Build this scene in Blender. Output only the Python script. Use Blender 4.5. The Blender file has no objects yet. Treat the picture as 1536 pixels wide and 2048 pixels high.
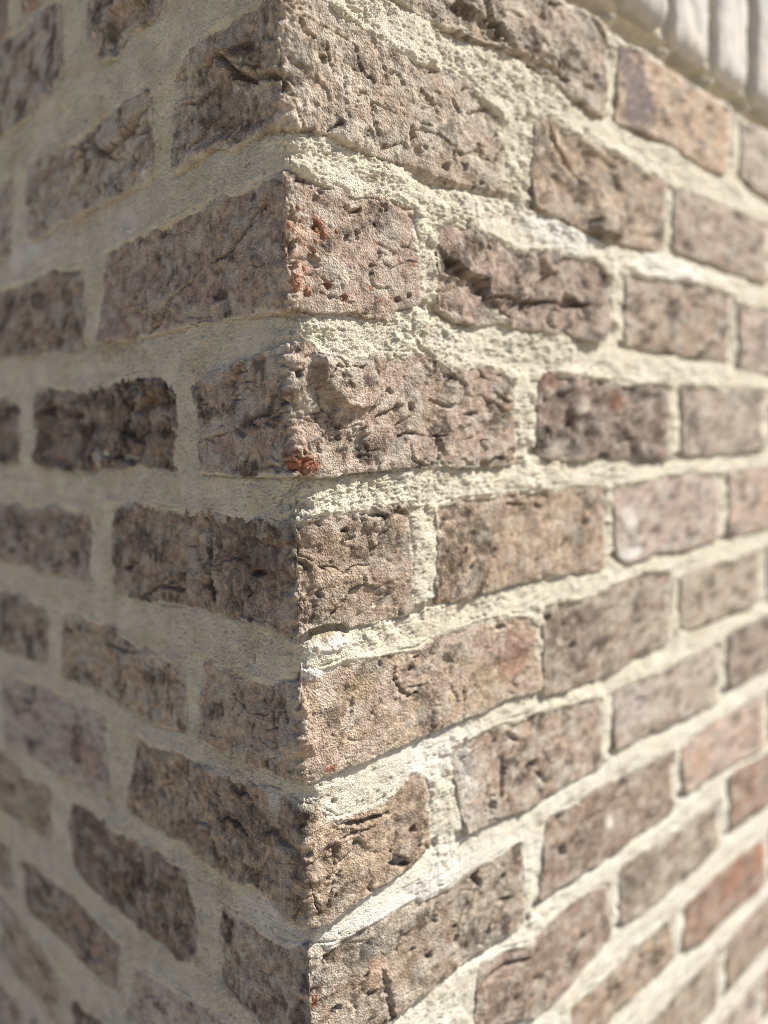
import bpy, math, random
import numpy as np
from mathutils import Matrix, Vector

scene = bpy.context.scene
# ------------------------------------------------------------------ camera
CAM = np.array([-0.24411, -0.30786, -0.19685])
YAW, PIT, ROL, FPX = 0.791378, -0.0817615, -0.0225051, 1646.39   # FPX for a 2048 px tall frame
def basis(y, p, r):
    f = np.array([math.cos(p)*math.cos(y), math.cos(p)*math.sin(y), math.sin(p)])
    rt = np.array([math.sin(y), -math.cos(y), 0.0]); up = np.cross(rt, f)
    return f, math.cos(r)*rt+math.sin(r)*up, -math.sin(r)*rt+math.cos(r)*up
FW, RT, UP = basis(YAW, PIT, ROL)
cd = bpy.data.cameras.new('camera'); cam = bpy.data.objects.new('camera', cd)
scene.collection.objects.link(cam); scene.camera = cam
cam.matrix_world = Matrix(((RT[0], UP[0], -FW[0], CAM[0]), (RT[1], UP[1], -FW[1], CAM[1]),
                           (RT[2], UP[2], -FW[2], CAM[2]), (0, 0, 0, 1)))
cd.sensor_fit = 'VERTICAL'; cd.sensor_height = 36.0; cd.lens = 36.0*FPX/2048
cd.clip_start = 0.01; cd.clip_end = 500
FOCUS, APERTURE = 0.408, 0.0086          # metres: focus plane and opening of the lens
cd.dof.use_dof = True; cd.dof.focus_distance = FOCUS
cd.dof.aperture_fstop = cd.lens/1000/APERTURE
# ------------------------------------------------------------------ sky and sun
SUN = Vector((0.60, -0.385, 0.70)).normalized()       # direction towards the sun
world = bpy.data.worlds.new('World'); scene.world = world; world.use_nodes = True
wn = world.node_tree.nodes; wl = world.node_tree.links
sky = wn.new('ShaderNodeTexSky'); sky.sky_type = 'NISHITA'; sky.sun_disc = False; sky.air_density = 0.45; sky.dust_density = 0.7; sky.ozone_density = 0.0
sky.sun_elevation = math.asin(SUN.z); sky.sun_rotation = math.atan2(SUN.x, SUN.y)
wn['Background'].inputs['Strength'].default_value = 0.094
wl.new(sky.outputs['Color'], wn['Background'].inputs['Color'])
sl = bpy.data.lights.new('sun', 'SUN'); sl.energy = 5.0; sl.angle = math.radians(0.55); sl.color = (1.0, 0.97, 0.92)
so = bpy.data.objects.new('sun', sl); scene.collection.objects.link(so)
so.rotation_euler = SUN.to_track_quat('Z', 'Y').to_euler(); so.location = (2, -2, 3)
vs = scene.view_settings
vs.view_transform = 'Standard'; vs.look = 'None'; vs.exposure = 0.88; vs.gamma = 1.0; vs.use_curve_mapping = False
scene.cycles.use_denoising = True; scene.cycles.filter_width = 1.0; scene.cycles.denoiser = 'OPENIMAGEDENOISE'

# ------------------------------------------------------------------ noise
RNG = np.random.RandomState(7)
PERM = RNG.permutation(256).astype(np.int32); PERM = np.concatenate([PERM, PERM])
GA = np.linspace(0, 2*np.pi, 256, endpoint=False); GX = np.cos(GA).astype(np.float32); GY = np.sin(GA).astype(np.float32)
def perlin(x, y, seed=0):
    x = np.asarray(x, np.float32)+seed*17.31; y = np.asarray(y, np.float32)-seed*9.77
    xf = np.floor(x); yf = np.floor(y); xi = xf.astype(np.int32) & 255; yi = yf.astype(np.int32) & 255
    x = x-xf; y = y-yf
    u = x*x*x*(x*(x*6-15)+10); w = y*y*y*(y*(y*6-15)+10)
    xj = (xi+1) & 255; yj = (yi+1) & 255; k = (seed*37) & 255
    def g(a, b, dx, dy):
        h = PERM[(PERM[(a+k) & 255]+b) & 255]
        return GX[h]*dx+GY[h]*dy
    n00 = g(xi, yi, x, y); n10 = g(xj, yi, x-1, y); n01 = g(xi, yj, x, y-1); n11 = g(xj, yj, x-1, y-1)
    a = n00+u*(n10-n00); b = n01+u*(n11-n01)
    return (a+w*(b-a))*1.4
def fbm(x, y, seed=0, o=3, g=0.5):
    t = 0; a = 1.0; f = 1.0
    for i in range(o):
        t = t+a*perlin(x*f, y*f, seed+i*3); a *= g; f *= 2.03
    return t
def sstep(a, b, x):
    t = np.clip((x-a)/(b-a), 0, 1); return t*t*(3-2*t)

# ------------------------------------------------------------------ unrolled wall: s < 0 left wall, s > 0 right wall, v = height, all in mm
def place(s, v, h, w):
    r = np.sqrt(s*s+w*w); x = (s+r)*0.5; y = (r-s)*0.5
    l = np.sqrt(x*x+y*y)+1e-9; nx = -y/l; ny = -x/l
    return np.stack([x+nx*h, y+ny*h, v], -1)*0.001
def project(s, v):
    P = np.stack([np.maximum(s, 0), np.maximum(-s, 0), v+0*s], -1)*0.001-CAM
    wd = P@FW
    return 384+FPX*0.375*2/1.5*(P@RT)/wd*0.75, 512-FPX*0.5*(P@UP)/wd, wd
def blur(s, v):                               # circle of confusion in render pixels
    wd = project(s, v)[2]
    return APERTURE*FPX*0.5*np.abs(1/FOCUS-1/np.maximum(wd, .1))
def px_s(s, v=-200.0):                        # render pixels per mm along the wall
    s = np.asarray(s, float); P = lambda q: np.stack(project(q, np.full_like(q, v))[:2], -1)
    e = np.where(s >= 0, 1.0, -1.0)
    return np.linalg.norm(P(s+e)-P(s), axis=-1)
def px_v(s, v=-200.0):
    s = np.asarray(s, float)
    return np.abs(project(s, np.full_like(s, v+1))[1]-project(s, np.full_like(s, v))[1])
def coarse(s, v=-200.0):                      # sampling distance in pixels wanted here
    return np.maximum(1.0, 0.33*blur(np.asarray(s, float), np.full_like(np.asarray(s, float), v)))
def s_samples(a, b, q=1.0, lo=0.42):
    g = np.linspace(a, b, 400); d = np.minimum(px_s(g)/(coarse(g)*q), 1/lo)
    d = np.where((g < 4) & (g > -210), np.maximum(d, np.minimum(1/lo, d*1.8)), d); d = np.where(g > 640, d*0.35, d); d = np.where(g < -400, d*0.35, d)
    c = np.concatenate([[0], np.cumsum((d[1:]+d[:-1])*0.5*np.diff(g))]); n = max(8, int(c[-1]))
    return np.interp(np.linspace(0, c[-1], n+1), c, g)

# ------------------------------------------------------------------ palette (linear albedo)
PAL = {'taupe': (.275, .210, .161), 'brown': (.200, .146, .110), 'dark': (.105, .076, .060), 'mauve': (.265, .200, .166),
       'pink': (.36, .285, .255), 'orange': (.35, .245, .175), 'grey': (.33, .283, .232), 'tan': (.34, .26, .185),
       'red': (.27, .165, .12), 'pale': (.47, .41, .33), 'rust': (.25, .100, .058), 'peach': (.47, .31, .22),
       'haze': (.36, .31, .27), 'white': (.68, .645, .58), 'ochre': (.33, .255, .155), 'brick': (.33, .17, .11),
       'lilac': (.40, .345, .32), 'plum': (.165, .128, .115)}
BASE = ('taupe', 'brown', 'mauve', 'pink', 'grey', 'tan', 'orange', 'red', 'dark')
PAL = {k: np.array(v, np.float32)*(np.array((1.17, 1.16, 1.11), np.float32) if k in BASE else 1) for k, v in PAL.items()}
# ------------------------------------------------------------------ bricks in view: course, top edge, bottom edge (s, v in mm), colours, set proud, tilt, dust, roughness, marks
BRICKS = [
(-1,[(-184.9,86.7),(-142.7,78.1),(3.6,66.2),(81.2,67.4),(165.7,76.2),(254.0,86.4),(287.1,87.0)],[(-187.0,51.3),(-172.1,36.1),(-150.7,29.6),(-137.8,38.3),(-110.0,35.0),(-86.0,42.5),(-1.7,29.2),(65.6,32.3),(114.7,30.1),(146.2,33.4),(168.9,35.5),(179.8,35.3),(222.5,31.4),(270.7,23.0),(285.1,25.6)],'taupe','grey',3,0.4,0.3,1.4,[('k',[(151.5,57.2),(155.9,47.7),(169.0,42.0),(177.5,36.1)],2.4,4),('l',[(113.9,41.6),(127.8,47.7),(150.1,48.5),(166.5,38.4),(149.8,33.2),(127.5,32.9),(115.8,31.8)],-3,2),('s',(134.2,40.5),12,14,'dark',0.8),('s',(150.0,40.2),7,6,'tan',0.6),('k',[(177.5,36.1),(199.5,35.4),(224.2,36.5),(232.9,35.9)],3,4),('k',[(266.4,84.2),(285.8,74.1)],1.6,3),('p',(269.5,47.9),4,3),('p',(263.1,39.6),3,2.5),('l',[(194.5,57.5),(221.6,60.2),(253.9,61.0),(253.8,46.6),(227.2,43.5),(199.6,44.3)],1.5,2),('l',[(-157.2,56.3),(-147.7,58.3),(-116.8,49.3),(-109.6,38.8),(-134.9,38.6),(-150.6,30.3),(-159.2,37.4)],-3.5,1.6),('s',(-128.4,45.7),14,14,'tan',0.6)]),
(0,[(-89.1,4.6),(-73.9,9.5),(-57.4,11.1),(-42.0,11.0),(-21.3,10.2),(-2.7,10.6),(13.1,14.9),(26.7,14.1),(44.3,11.3),(67.7,8.7),(95.9,7.4),(108.8,9.1),(122.6,8.7),(138.8,6.5),(149.2,2.4),(164.3,-3.5)],[(-93.5,-48.3),(-75.9,-47.5),(-56.9,-44.2),(-39.6,-50.2),(-24.8,-48.7),(-3.3,-49.0),(3.2,-48.2),(26.1,-46.2),(55.9,-49.5),(73.9,-51.8),(100.2,-54.0),(130.8,-52.8),(172.4,-49.1)],'taupe','grey',2.5,0.8,0.35,1.25,[('p',(86.0,-33.1),3.2,3),('k',[(120.1,-6.8),(126.4,-11.8)],1.6,2.2),('k',[(93.5,-8.7),(105.3,-13.3),(108.3,-17.8)],0.9,1.4),('k',[(133.1,-10.8),(149.1,-4.6)],1,1.2),('p',(112.8,-44.7),2.6,2.2),('p',(130.2,-40.3),2.2,2),('p',(159.7,-4.7),3,1.6),('k',[(119.6,-28.4),(120.4,-39.0)],1.2,1.4),('p',(90.6,-40.4),3.5,1.2),('l',[(65.8,-51.0),(84.5,-49.5),(100.3,-51.4),(125.5,-51.6),(167.4,-47.7),(172.4,-51.1),(114.5,-60.6),(65.5,-61.1)],-1.6,2),('k',[(11.0,-0.2),(13.9,-3.7),(19.8,-5.2)],1.2,1.8),('k',[(27.6,-5.0),(31.8,-18.7)],0.8,1),('k',[(47.3,1.1),(51.9,-11.7),(60.6,-14.1)],0.8,1),('k',[(27.7,-46.0),(37.6,-39.4)],1.2,1.5),('p',(25.7,-13.0),2.5,1.3),('l',[(-41.9,-4.4),(-30.4,-6.5),(-17.6,-11.5),(-17.0,-17.9),(-23.2,-21.0),(-32.1,-16.4),(-39.0,-9.4)],3.0,0.8),('k',[(-60.9,-5.2),(-49.4,-1.8),(-41.1,-7.6),(-31.2,-18.4),(-21.3,-23.9),(-9.6,-24.8),(1.2,-28.6)],2.4,3.2),('k',[(-20.0,-1.1),(-25.3,-6.0),(-32.4,-4.7)],1.6,2.5),('k',[(-13.7,-11.1),(-15.1,-18.5),(-21.3,-22.7)],1.8,2.6),('k',[(-86.9,-14.6),(-68.9,-18.1),(-59.5,-16.7)],1,1.6),('k',[(-51.7,-19.6),(-51.1,-27.1)],1.2,1.8),('k',[(-60.5,-31.6),(-77.8,-40.7),(-80.6,-45.1)],1.2,1.6),('l',[(-89.2,3.4),(-58.7,-6.6),(-31.4,-21.3),(-6.0,-29.2),(-5.1,-46.2),(-56.7,-42.5),(-93.0,-43.2)],-1.8,3),('s',(-44.7,-29.0),30,18,'dark',0.55),('s',(-42.3,5.7),20,12,'taupe',0.5)]),
(1,[(-173.7,-74.8),(-122.5,-73.4),(-80.2,-70.8),(-38.7,-70.0),(-2.5,-68.8),(1.8,-68.7),(11.1,-67.3),(23.1,-69.1),(35.6,-70.9),(44.2,-71.7),(56.0,-68.1),(70.2,-66.7),(81.8,-69.1),(88.9,-71.2)],[(-190.9,-128.7),(-145.4,-130.5),(-100.2,-130.6),(-51.5,-131.1),(-0.2,-132.4),(1.6,-130.8),(7.1,-130.9),(15.8,-132.5),(28.3,-131.0),(42.2,-129.9),(54.9,-132.0),(67.2,-131.6),(71.3,-125.8),(89.5,-120.9)],'mauve','taupe',3,0.9,0.4,1.0,[('s',(4.7,-92.9),5,5.5,'peach',0.85),('s',(0.7,-95.9),3.5,3.8500000000000005,'peach',0.85),('s',(10.0,-96.8),6,6.6000000000000005,'peach',0.85),('s',(5.0,-104.7),6,6.6000000000000005,'peach',0.85),('s',(12.2,-100.0),4,4.4,'peach',0.85),('s',(9.4,-112.5),5,5.5,'peach',0.85),('s',(5.1,-120.9),5.5,6.050000000000001,'peach',0.85),('s',(20.6,-92.0),5,5.5,'rust',0.9),('p',(18.1,-91.8),2.5,1.5),('p',(4.8,-90.5),3.5,2.0),('p',(1.9,-104.0),4.5,2.6),('p',(3.1,-112.1),3.5,2),('p',(15.9,-108.6),4,1.5),('p',(22.5,-74.7),1.6,1.8),('p',(16.4,-74.6),1,1.2),('p',(45.8,-91.7),2.2,2.6),('p',(38.2,-94.8),2.4,1.5),('p',(65.2,-74.2),2.4,2.0),('p',(57.3,-85.3),1.6,1.6),('p',(24.5,-119.8),2,1.6),('p',(26.4,-125.2),1.5,1.8),('p',(34.5,-123.7),1.8,1.6),('p',(54.8,-105.8),1.3,1.6),('p',(72.4,-121.0),2.6,1.8),('p',(80.4,-118.1),2,1.6),('p',(33.0,-118.8),1.2,1.2),('p',(22.1,-116.4),1.4,1.4),('k',[(37.0,-79.9),(40.4,-81.8),(48.4,-79.1)],1.4,1.8),('s',(24.5,-119.8),2,2,'rust',0.8),('s',(35.4,-123.9),2,2,'rust',0.8),('s',(71.4,-121.1),3,3,'rust',0.8),('s',(53.5,-117.1),1.8,1.8,'rust',0.8),('s',(74.0,-100.6),1.6,1.6,'rust',0.8),('s',(84.9,-101.5),1.4,1.4,'rust',0.8),('s',(31.3,-93.4),1.8,1.8,'rust',0.8),('s',(60.8,-122.2),2,2,'rust',0.8),('k',[(-14.8,-81.8),(-27.2,-86.8),(-36.0,-94.6),(-45.0,-100.3),(-58.5,-100.5)],1.2,2.0),('k',[(-72.8,-101.9),(-80.6,-108.4),(-101.6,-114.7),(-121.5,-124.6)],0.9,1.0),('p',(-15.7,-81.6),3,2),('k',[(-101.4,-113.4),(-113.4,-126.9),(-127.6,-129.5)],1.2,1.4),('s',(-27.5,-92.7),10,12,'haze',0.5),('l',[(-27.3,-89.2),(-14.9,-84.7),(-5.7,-93.5),(-5.0,-116.5),(-29.5,-124.7),(-44.5,-126.3),(-49.9,-106.9)],0.8,3)]),
(2,[(-84.3,-162.9),(-67.2,-157.0),(-57.9,-156.9),(-31.2,-154.1),(-12.8,-151.7),(-0.5,-149.6),(11.8,-147.6),(17.3,-151.1),(33.7,-155.4),(43.6,-155.8),(54.1,-149.7),(78.5,-149.2),(94.4,-148.2),(106.3,-153.6),(117.2,-155.1),(133.6,-151.1),(163.1,-152.9),(171.3,-158.0)],[(-77.3,-209.5),(-52.3,-210.3),(-18.0,-210.5),(-4.2,-210.8),(2.6,-209.9),(15.1,-210.9),(23.3,-211.2),(44.3,-209.8),(68.3,-209.7),(89.7,-209.0),(115.9,-209.9),(149.5,-211.0),(176.1,-209.7)],'taupe','mauve',3,0.9,0.4,1.25,[('l',[(14.4,-153.9),(25.5,-151.5),(36.2,-154.0),(53.9,-154.8),(59.6,-160.6),(60.0,-170.0),(53.2,-177.2),(36.6,-179.5),(28.7,-177.1),(21.8,-171.5),(15.6,-166.0)],4.2,0.6),('l',[(7.6,-153.4),(13.3,-152.2),(15.0,-166.9),(21.1,-172.9),(28.1,-178.1),(24.4,-181.7),(16.3,-179.1),(9.7,-171.4)],-1.6,1.6),('p',(64.0,-169.4),2.2,2.2),('p',(80.5,-176.8),2.8,2.2),('p',(71.8,-185.6),1.3,1.2),('p',(52.6,-194.1),1.2,1),('p',(161.3,-155.2),1.6,2),('p',(41.0,-195.3),9,1.0),('p',(22.8,-192.4),5,1.2),('k',[(96.7,-173.0),(104.2,-174.9),(111.9,-176.2)],1.3,2),('k',[(126.3,-180.7),(138.0,-179.8)],1.3,1.8),('k',[(70.2,-192.8),(77.2,-191.1),(84.4,-191.0)],0.9,1.8),('k',[(153.9,-166.9),(162.8,-171.6),(170.1,-172.5)],1.2,2.2),('k',[(106.3,-153.6),(110.8,-157.4),(117.1,-159.2)],1.6,2.4),('k',[(120.4,-154.9),(123.6,-157.4)],1.2,1.5),('k',[(79.2,-197.8),(81.1,-205.7),(95.7,-209.7)],0.8,1.4),('k',[(105.2,-197.2),(102.6,-206.4)],0.8,1.3),('k',[(97.6,-193.1),(105.3,-191.1)],0.8,1.2),('k',[(13.3,-195.8),(14.3,-201.1)],0.8,1.2),('s',(3.9,-205.2),9,5.5,'rust',1.0),('p',(3.9,-205.2),6,1.2),('s',(-6.6,-158.4),9,14,'pale',0.7),('s',(-55.2,-184.9),14,6,'pale',0.5),('k',[(-87.2,-194.1),(-67.3,-191.1),(-50.9,-188.9)],0.7,0.8)]),
(3,[(-191.0,-230.8),(-136.7,-229.5),(-103.2,-231.7),(-72.5,-230.4),(-36.1,-233.5),(0.3,-233.2),(7.1,-231.3),(22.5,-230.5),(42.8,-231.0),(60.9,-229.2),(79.4,-228.3)],[(-185.6,-289.2),(-154.2,-287.8),(-86.4,-284.8),(-48.1,-285.3),(-18.2,-288.1),(-3.1,-287.3),(10.7,-284.8),(30.5,-285.2),(33.8,-289.6),(55.3,-289.3),(81.6,-288.7)],'brown','taupe',2.5,0.9,0.3,1.15,[('p',(43.4,-266.0),1.8,2.2),('p',(32.1,-239.7),2.2,1.6),('p',(14.5,-269.4),2,1.8),('p',(15.8,-235.4),1.6,1.4),('p',(23.2,-254.9),1.2,1),('k',[(42.8,-231.3),(49.9,-231.2),(60.0,-235.2)],2,2.2),('k',[(-4.4,-250.7),(4.1,-253.2),(8.7,-256.2)],1.8,2.4),('k',[(33.7,-244.6),(38.9,-243.8)],1,1),('l',[(-4.4,-251.3),(10.2,-257.0),(11.4,-267.1),(1.9,-270.6),(-4.1,-264.7)],-1.3,1.6),('s',(27.7,-268.1),22,16,'tan',0.35),('k',[(-74.9,-230.7),(-73.0,-244.8),(-72.3,-262.5),(-69.0,-276.5)],1.6,2.2),('k',[(-153.8,-250.0),(-155.6,-262.5),(-161.8,-268.5),(-171.6,-270.1)],1.2,1.8),('k',[(-126.2,-274.9),(-117.2,-269.6)],1,1.2),('p',(-38.4,-271.2),3,2.4),('k',[(-37.7,-260.8),(-24.9,-259.3)],1.6,1.8),('p',(-165.1,-269.6),3,2.4),('k',[(-147.8,-284.9),(-126.3,-276.4),(-101.4,-276.7)],1.1,1.4),('p',(-106.5,-272.9),8,1.2),('s',(-37.4,-255.4),30,25,'dark',0.6),('s',(-110.4,-254.5),12,10,'tan',0.4)]),
(4,[(-84.7,-310.9),(-67.7,-314.3),(-44.0,-315.0),(-22.0,-315.4),(-3.8,-313.1),(0.6,-303.5),(13.1,-307.8),(27.4,-306.0),(50.9,-308.9),(83.5,-311.0),(101.3,-305.8),(133.0,-304.1),(158.7,-304.0),(186.3,-308.6),(197.9,-315.1)],[(-91.0,-361.2),(-66.0,-361.9),(-49.6,-360.5),(-44.2,-363.0),(-24.5,-361.6),(-4.5,-360.8),(2.3,-361.4),(11.4,-360.8),(37.7,-361.3),(80.7,-359.8),(121.9,-358.8),(141.9,-359.4),(157.8,-356.1),(201.4,-360.5)],'tan','mauve',3.2,1.3,0.35,0.85,[('k',[(66.9,-317.0),(65.7,-323.5),(68.9,-330.6),(76.4,-335.3),(82.1,-334.1)],1.2,2.0),('p',(83.1,-314.9),1.8,2),('k',[(154.2,-310.4),(163.0,-311.4)],1.8,2),('k',[(109.0,-335.1),(113.5,-343.5),(115.7,-348.2)],0.9,1.2),('k',[(120.7,-340.9),(122.2,-347.6)],0.9,1.2),('p',(57.3,-356.9),1.4,1.6),('k',[(34.6,-326.8),(32.5,-333.7)],1,1.2),('p',(54.7,-312.5),2.2,1.4),('p',(78.3,-320.8),1.8,1.4),('p',(4.7,-300.5),5,1.5),('s',(169.0,-333.8),16,17,'rust',0.5),('s',(182.3,-323.9),14,14,'red',0.45),('s',(140.6,-342.2),18,14,'ochre',0.5),('s',(37.8,-323.9),18,10,'ochre',0.55),('s',(16.1,-357.7),4,2.5,'rust',0.9),('s',(6.4,-341.4),8,14,'peach',0.3),('s',(13.4,-306.7),18,5,'white',0.8),('k',[(-71.7,-336.2),(-74.8,-345.0)],0.8,1),('p',(-50.5,-337.6),1.2,1.8),('p',(-56.0,-327.6),1,1.2),('k',[(-13.9,-321.4),(-12.6,-328.4),(-9.6,-332.4)],0.9,1),('k',[(-25.5,-356.4),(-24.9,-360.0)],1,1.2),('k',[(-58.9,-357.3),(-58.2,-361.1)],1.2,1.4),('p',(-1.1,-323.8),2,1.6)]),
(5,[(-165.7,-375.4),(-150.2,-377.7),(-131.9,-375.4),(-114.7,-375.0),(-92.8,-377.8),(-62.0,-375.2),(-33.9,-372.9),(-12.4,-370.9),(1.6,-374.1),(7.3,-376.3),(22.1,-387.8),(40.6,-389.9),(56.3,-386.9),(67.3,-383.6),(75.9,-379.2),(84.4,-382.3),(90.1,-388.7)],[(-183.0,-430.5),(-161.4,-430.7),(-142.7,-429.5),(-114.7,-428.8),(-92.4,-432.9),(-62.4,-433.3),(-40.0,-427.4),(-22.0,-430.3),(-6.3,-432.7),(5.4,-435.3),(9.7,-436.8),(16.8,-434.8),(41.7,-433.8),(57.6,-432.9),(71.5,-431.4),(89.9,-426.5)],'brown','tan',2.6,1.2,0.25,1.1,[('k',[(22.7,-388.9),(30.5,-391.7),(37.9,-393.8),(45.6,-394.0),(56.1,-395.5)],1.6,2.4),('k',[(23.0,-397.4),(32.8,-397.2),(45.4,-399.3)],0.8,1),('k',[(19.3,-399.8),(17.2,-407.4)],1.4,2.2),('p',(15.1,-417.7),1.6,2),('p',(19.9,-415.4),1.6,1.8),('l',[(53.1,-425.2),(55.2,-422.0),(62.1,-420.7),(68.9,-424.8),(73.0,-429.9),(68.7,-430.3),(60.5,-426.6)],-5,0.8),('p',(12.3,-413.3),1.6,1.4),('p',(75.7,-411.5),3,1.2),('s',(39.8,-411.3),26,14,'tan',0.45),('s',(80.7,-412.3),8,20,'dark',0.5),('s',(78.6,-382.1),6,5,'mauve',0.6),('s',(-23.7,-377.0),7,7,'white',0.5),('p',(-100.0,-395.9),2.4,2),('p',(-84.8,-366.7),2,1.5),('p',(-57.7,-400.3),3,1.5),('l',[(-84.2,-394.2),(-76.7,-394.8),(-69.1,-409.7),(-78.1,-415.6),(-86.2,-403.6)],1.6,0.8),('k',[(-68.4,-399.4),(-55.3,-399.5),(-46.3,-402.1)],1.6,1.8),('s',(-50.8,-400.8),24,18,'dark',0.5)]),
(6,[(-78.4,-453.5),(-63.7,-453.7),(-49.7,-453.9),(-33.5,-453.0),(-20.7,-452.4),(0.1,-448.1),(1.1,-450.0),(20.9,-453.2),(38.4,-453.0),(57.0,-453.3),(73.7,-453.3),(95.9,-455.8),(113.2,-457.5),(129.7,-455.8),(147.0,-456.9),(163.3,-456.2),(178.4,-454.7)],[(-76.9,-497.3),(-74.2,-501.4),(-52.7,-504.2),(-41.9,-506.5),(-1.3,-509.5),(26.0,-514.0),(55.0,-514.7),(69.1,-512.4),(96.1,-510.1),(116.8,-509.3),(133.7,-510.5),(158.7,-510.5),(179.5,-510.8)],'brown','grey',2.8,1.2,0.35,1.0,[('p',(129.6,-459.1),3.8,4.5),('k',[(129.6,-459.1),(134.6,-467.8)],2,2.4),('p',(87.4,-491.4),3.2,3),('p',(112.3,-492.7),3.4,1.6),('p',(110.9,-483.9),2,1.6),('p',(94.7,-472.4),2.4,2.2),('p',(75.1,-481.9),2,1.8),('p',(61.1,-475.4),2,1.6),('p',(158.4,-471.8),3,2),('k',[(151.8,-484.7),(166.5,-489.1)],1.4,1.6),('k',[(142.3,-500.1),(141.6,-505.0)],1.4,1.6),('p',(42.4,-490.9),3,1.6),('p',(18.5,-487.9),3,2.2),('p',(38.9,-479.2),2.2,1.6),('p',(12.4,-458.7),3.5,1.4),('k',[(51.9,-484.2),(54.3,-493.5),(55.4,-502.2),(55.8,-512.6)],2.2,3),('s',(46.6,-481.6),8,12,'peach',0.6),('s',(4.1,-476.6),3,4,'rust',1),('s',(67.1,-486.4),25,12,'tan',0.4),('s',(75.1,-457.0),40,8,'grey',0.5)]),
(7,[(-184.6,-538.4),(-145.4,-532.2),(-93.6,-524.7),(-44.2,-520.3),(-1.1,-521.5),(25.5,-527.8),(63.2,-532.1),(96.9,-538.4)],[(-199.2,-580.9),(-149.4,-579.5),(-97.1,-573.5),(-47.2,-571.4),(-2.7,-582.5),(23.4,-588.7),(61.5,-590.9),(95.5,-594.1)],'pale','taupe',1.0,0.6,0.9,0.8,[]),
(-1,[(302.0,77.8),(319.5,84.6),(336.3,87.0),(347.7,85.5),(387.8,85.3),(431.7,84.4),(498.7,87.7)],[(296.6,24.5),(311.2,27.1),(340.5,27.2),(380.2,31.0),(397.1,27.4),(432.9,25.5),(471.6,25.6),(498.2,32.4)],'orange','tan',2.5,0.5,0.3,0.7,[('s',(315.3,69.5),16,18,'plum',0.9),('s',(319.7,55.3),16,18,'plum',0.9),('s',(332.8,67.7),16,18,'plum',0.9),('s',(336.6,49.3),16,18,'plum',0.9),('s',(319.7,37.9),16,18,'plum',0.9),('s',(332.9,37.8),16,18,'plum',0.9),('p',(447.9,72.9),4,4)]),
(-1,[(512.8,81.2),(575.8,87.1),(659.8,89.0),(764.0,94.1)],[(511.0,32.9),(578.4,24.8),(663.2,23.4),(762.2,21.7)],'grey','mauve',2,0.5,0.5,0.7,[('s',(546.0,58.7),40,25,'grey',0.6)]),
(0,[(200.2,6.8),(212.2,9.3),(233.8,5.4),(270.6,5.5),(318.4,2.6),(348.4,1.9),(375.6,1.2)],[(195.7,-51.0),(216.0,-52.3),(245.3,-54.4),(287.0,-57.1),(341.1,-56.0),(367.2,-52.2)],'brown','tan',2.5,0.6,0.3,1.1,[('k',[(214.0,3.0),(221.0,-7.7),(232.4,-14.5),(244.3,-21.5),(256.6,-26.3)],2,2.8),('l',[(264.4,-45.5),(279.0,-35.4),(306.4,-36.5),(311.8,-46.2),(302.9,-54.6),(279.0,-54.9),(266.0,-53.6)],4.5,0.9),('s',(285.7,-45.3),14,9,'grey',0.8),('l',[(215.4,3.4),(244.5,7.4),(269.3,-9.7),(256.6,-25.5),(235.4,-13.8)],-1.2,1.5),('s',(250.5,-7.3),22,14,'tan',0.5)]),
(0,[(385.6,0.2),(433.4,1.7),(503.3,2.2),(579.2,3.3)],[(384.5,-49.7),(434.4,-50.5),(515.9,-52.4),(581.6,-53.5)],'mauve','taupe',2.5,0.6,0.45,0.8,[('p',(479.8,-18.8),4,3)]),
(1,[(106.7,-85.7),(112.4,-74.7),(122.3,-72.3),(136.3,-72.3),(150.8,-74.9),(170.3,-76.8),(182.0,-79.0),(211.3,-75.1),(236.2,-72.8),(268.3,-73.0),(289.2,-80.6)],[(106.4,-122.4),(121.0,-127.4),(133.7,-128.7),(158.1,-125.8),(187.2,-126.8),(210.7,-126.7),(235.8,-125.7),(253.4,-129.1),(279.5,-127.7),(291.2,-116.3)],'mauve','brown',2.8,0.9,0.25,1.15,[('l',[(104.6,-89.2),(113.2,-92.2),(125.5,-95.2),(134.4,-100.1),(149.0,-100.3),(150.9,-104.7),(151.5,-111.3),(138.1,-110.3),(131.7,-104.5),(119.1,-102.8),(112.9,-103.2),(106.4,-97.4)],-7,0.8),('l',[(104.4,-105.4),(112.9,-103.6),(131.7,-104.5),(152.8,-112.0),(181.5,-111.5),(202.9,-111.1),(172.5,-121.9),(133.8,-127.0),(107.6,-122.3)],-1.6,1.2),('k',[(152.9,-111.1),(165.5,-109.8),(181.5,-111.1),(202.9,-109.5),(219.1,-106.9),(229.1,-109.4)],1.3,2.5),('l',[(227.4,-104.0),(232.6,-99.8),(241.2,-101.6),(246.4,-105.3),(262.6,-103.7),(260.8,-106.3),(227.4,-111.5)],-4.5,0.8),('k',[(178.0,-96.3),(181.6,-102.8),(184.5,-107.7)],1.2,1.8),('k',[(231.8,-84.1),(236.0,-94.7),(241.1,-102.6)],0.9,1.4),('k',[(158.2,-119.0),(172.5,-121.1)],1.2,1.4),('p',(288.2,-85.6),4,3),('k',[(257.2,-90.3),(260.8,-95.7)],1.2,1.6),('p',(152.0,-82.9),1.6,1.4),('k',[(289.2,-93.5),(291.2,-100.3)],1.8,2)]),
(1,[(311.5,-76.3),(349.0,-75.3),(416.3,-68.9),(498.1,-72.0)],[(310.2,-128.4),(349.5,-129.5),(436.1,-130.2),(494.4,-131.6)],'taupe','brown',1.8,0.4,0.5,0.9,[]),
(1,[(514.5,-77.3),(582.5,-77.8),(668.6,-78.6)],[(515.2,-135.9),(585.0,-137.4),(671.9,-139.7)],'taupe','pink',1.8,0.4,0.5,0.8,[]),
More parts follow.
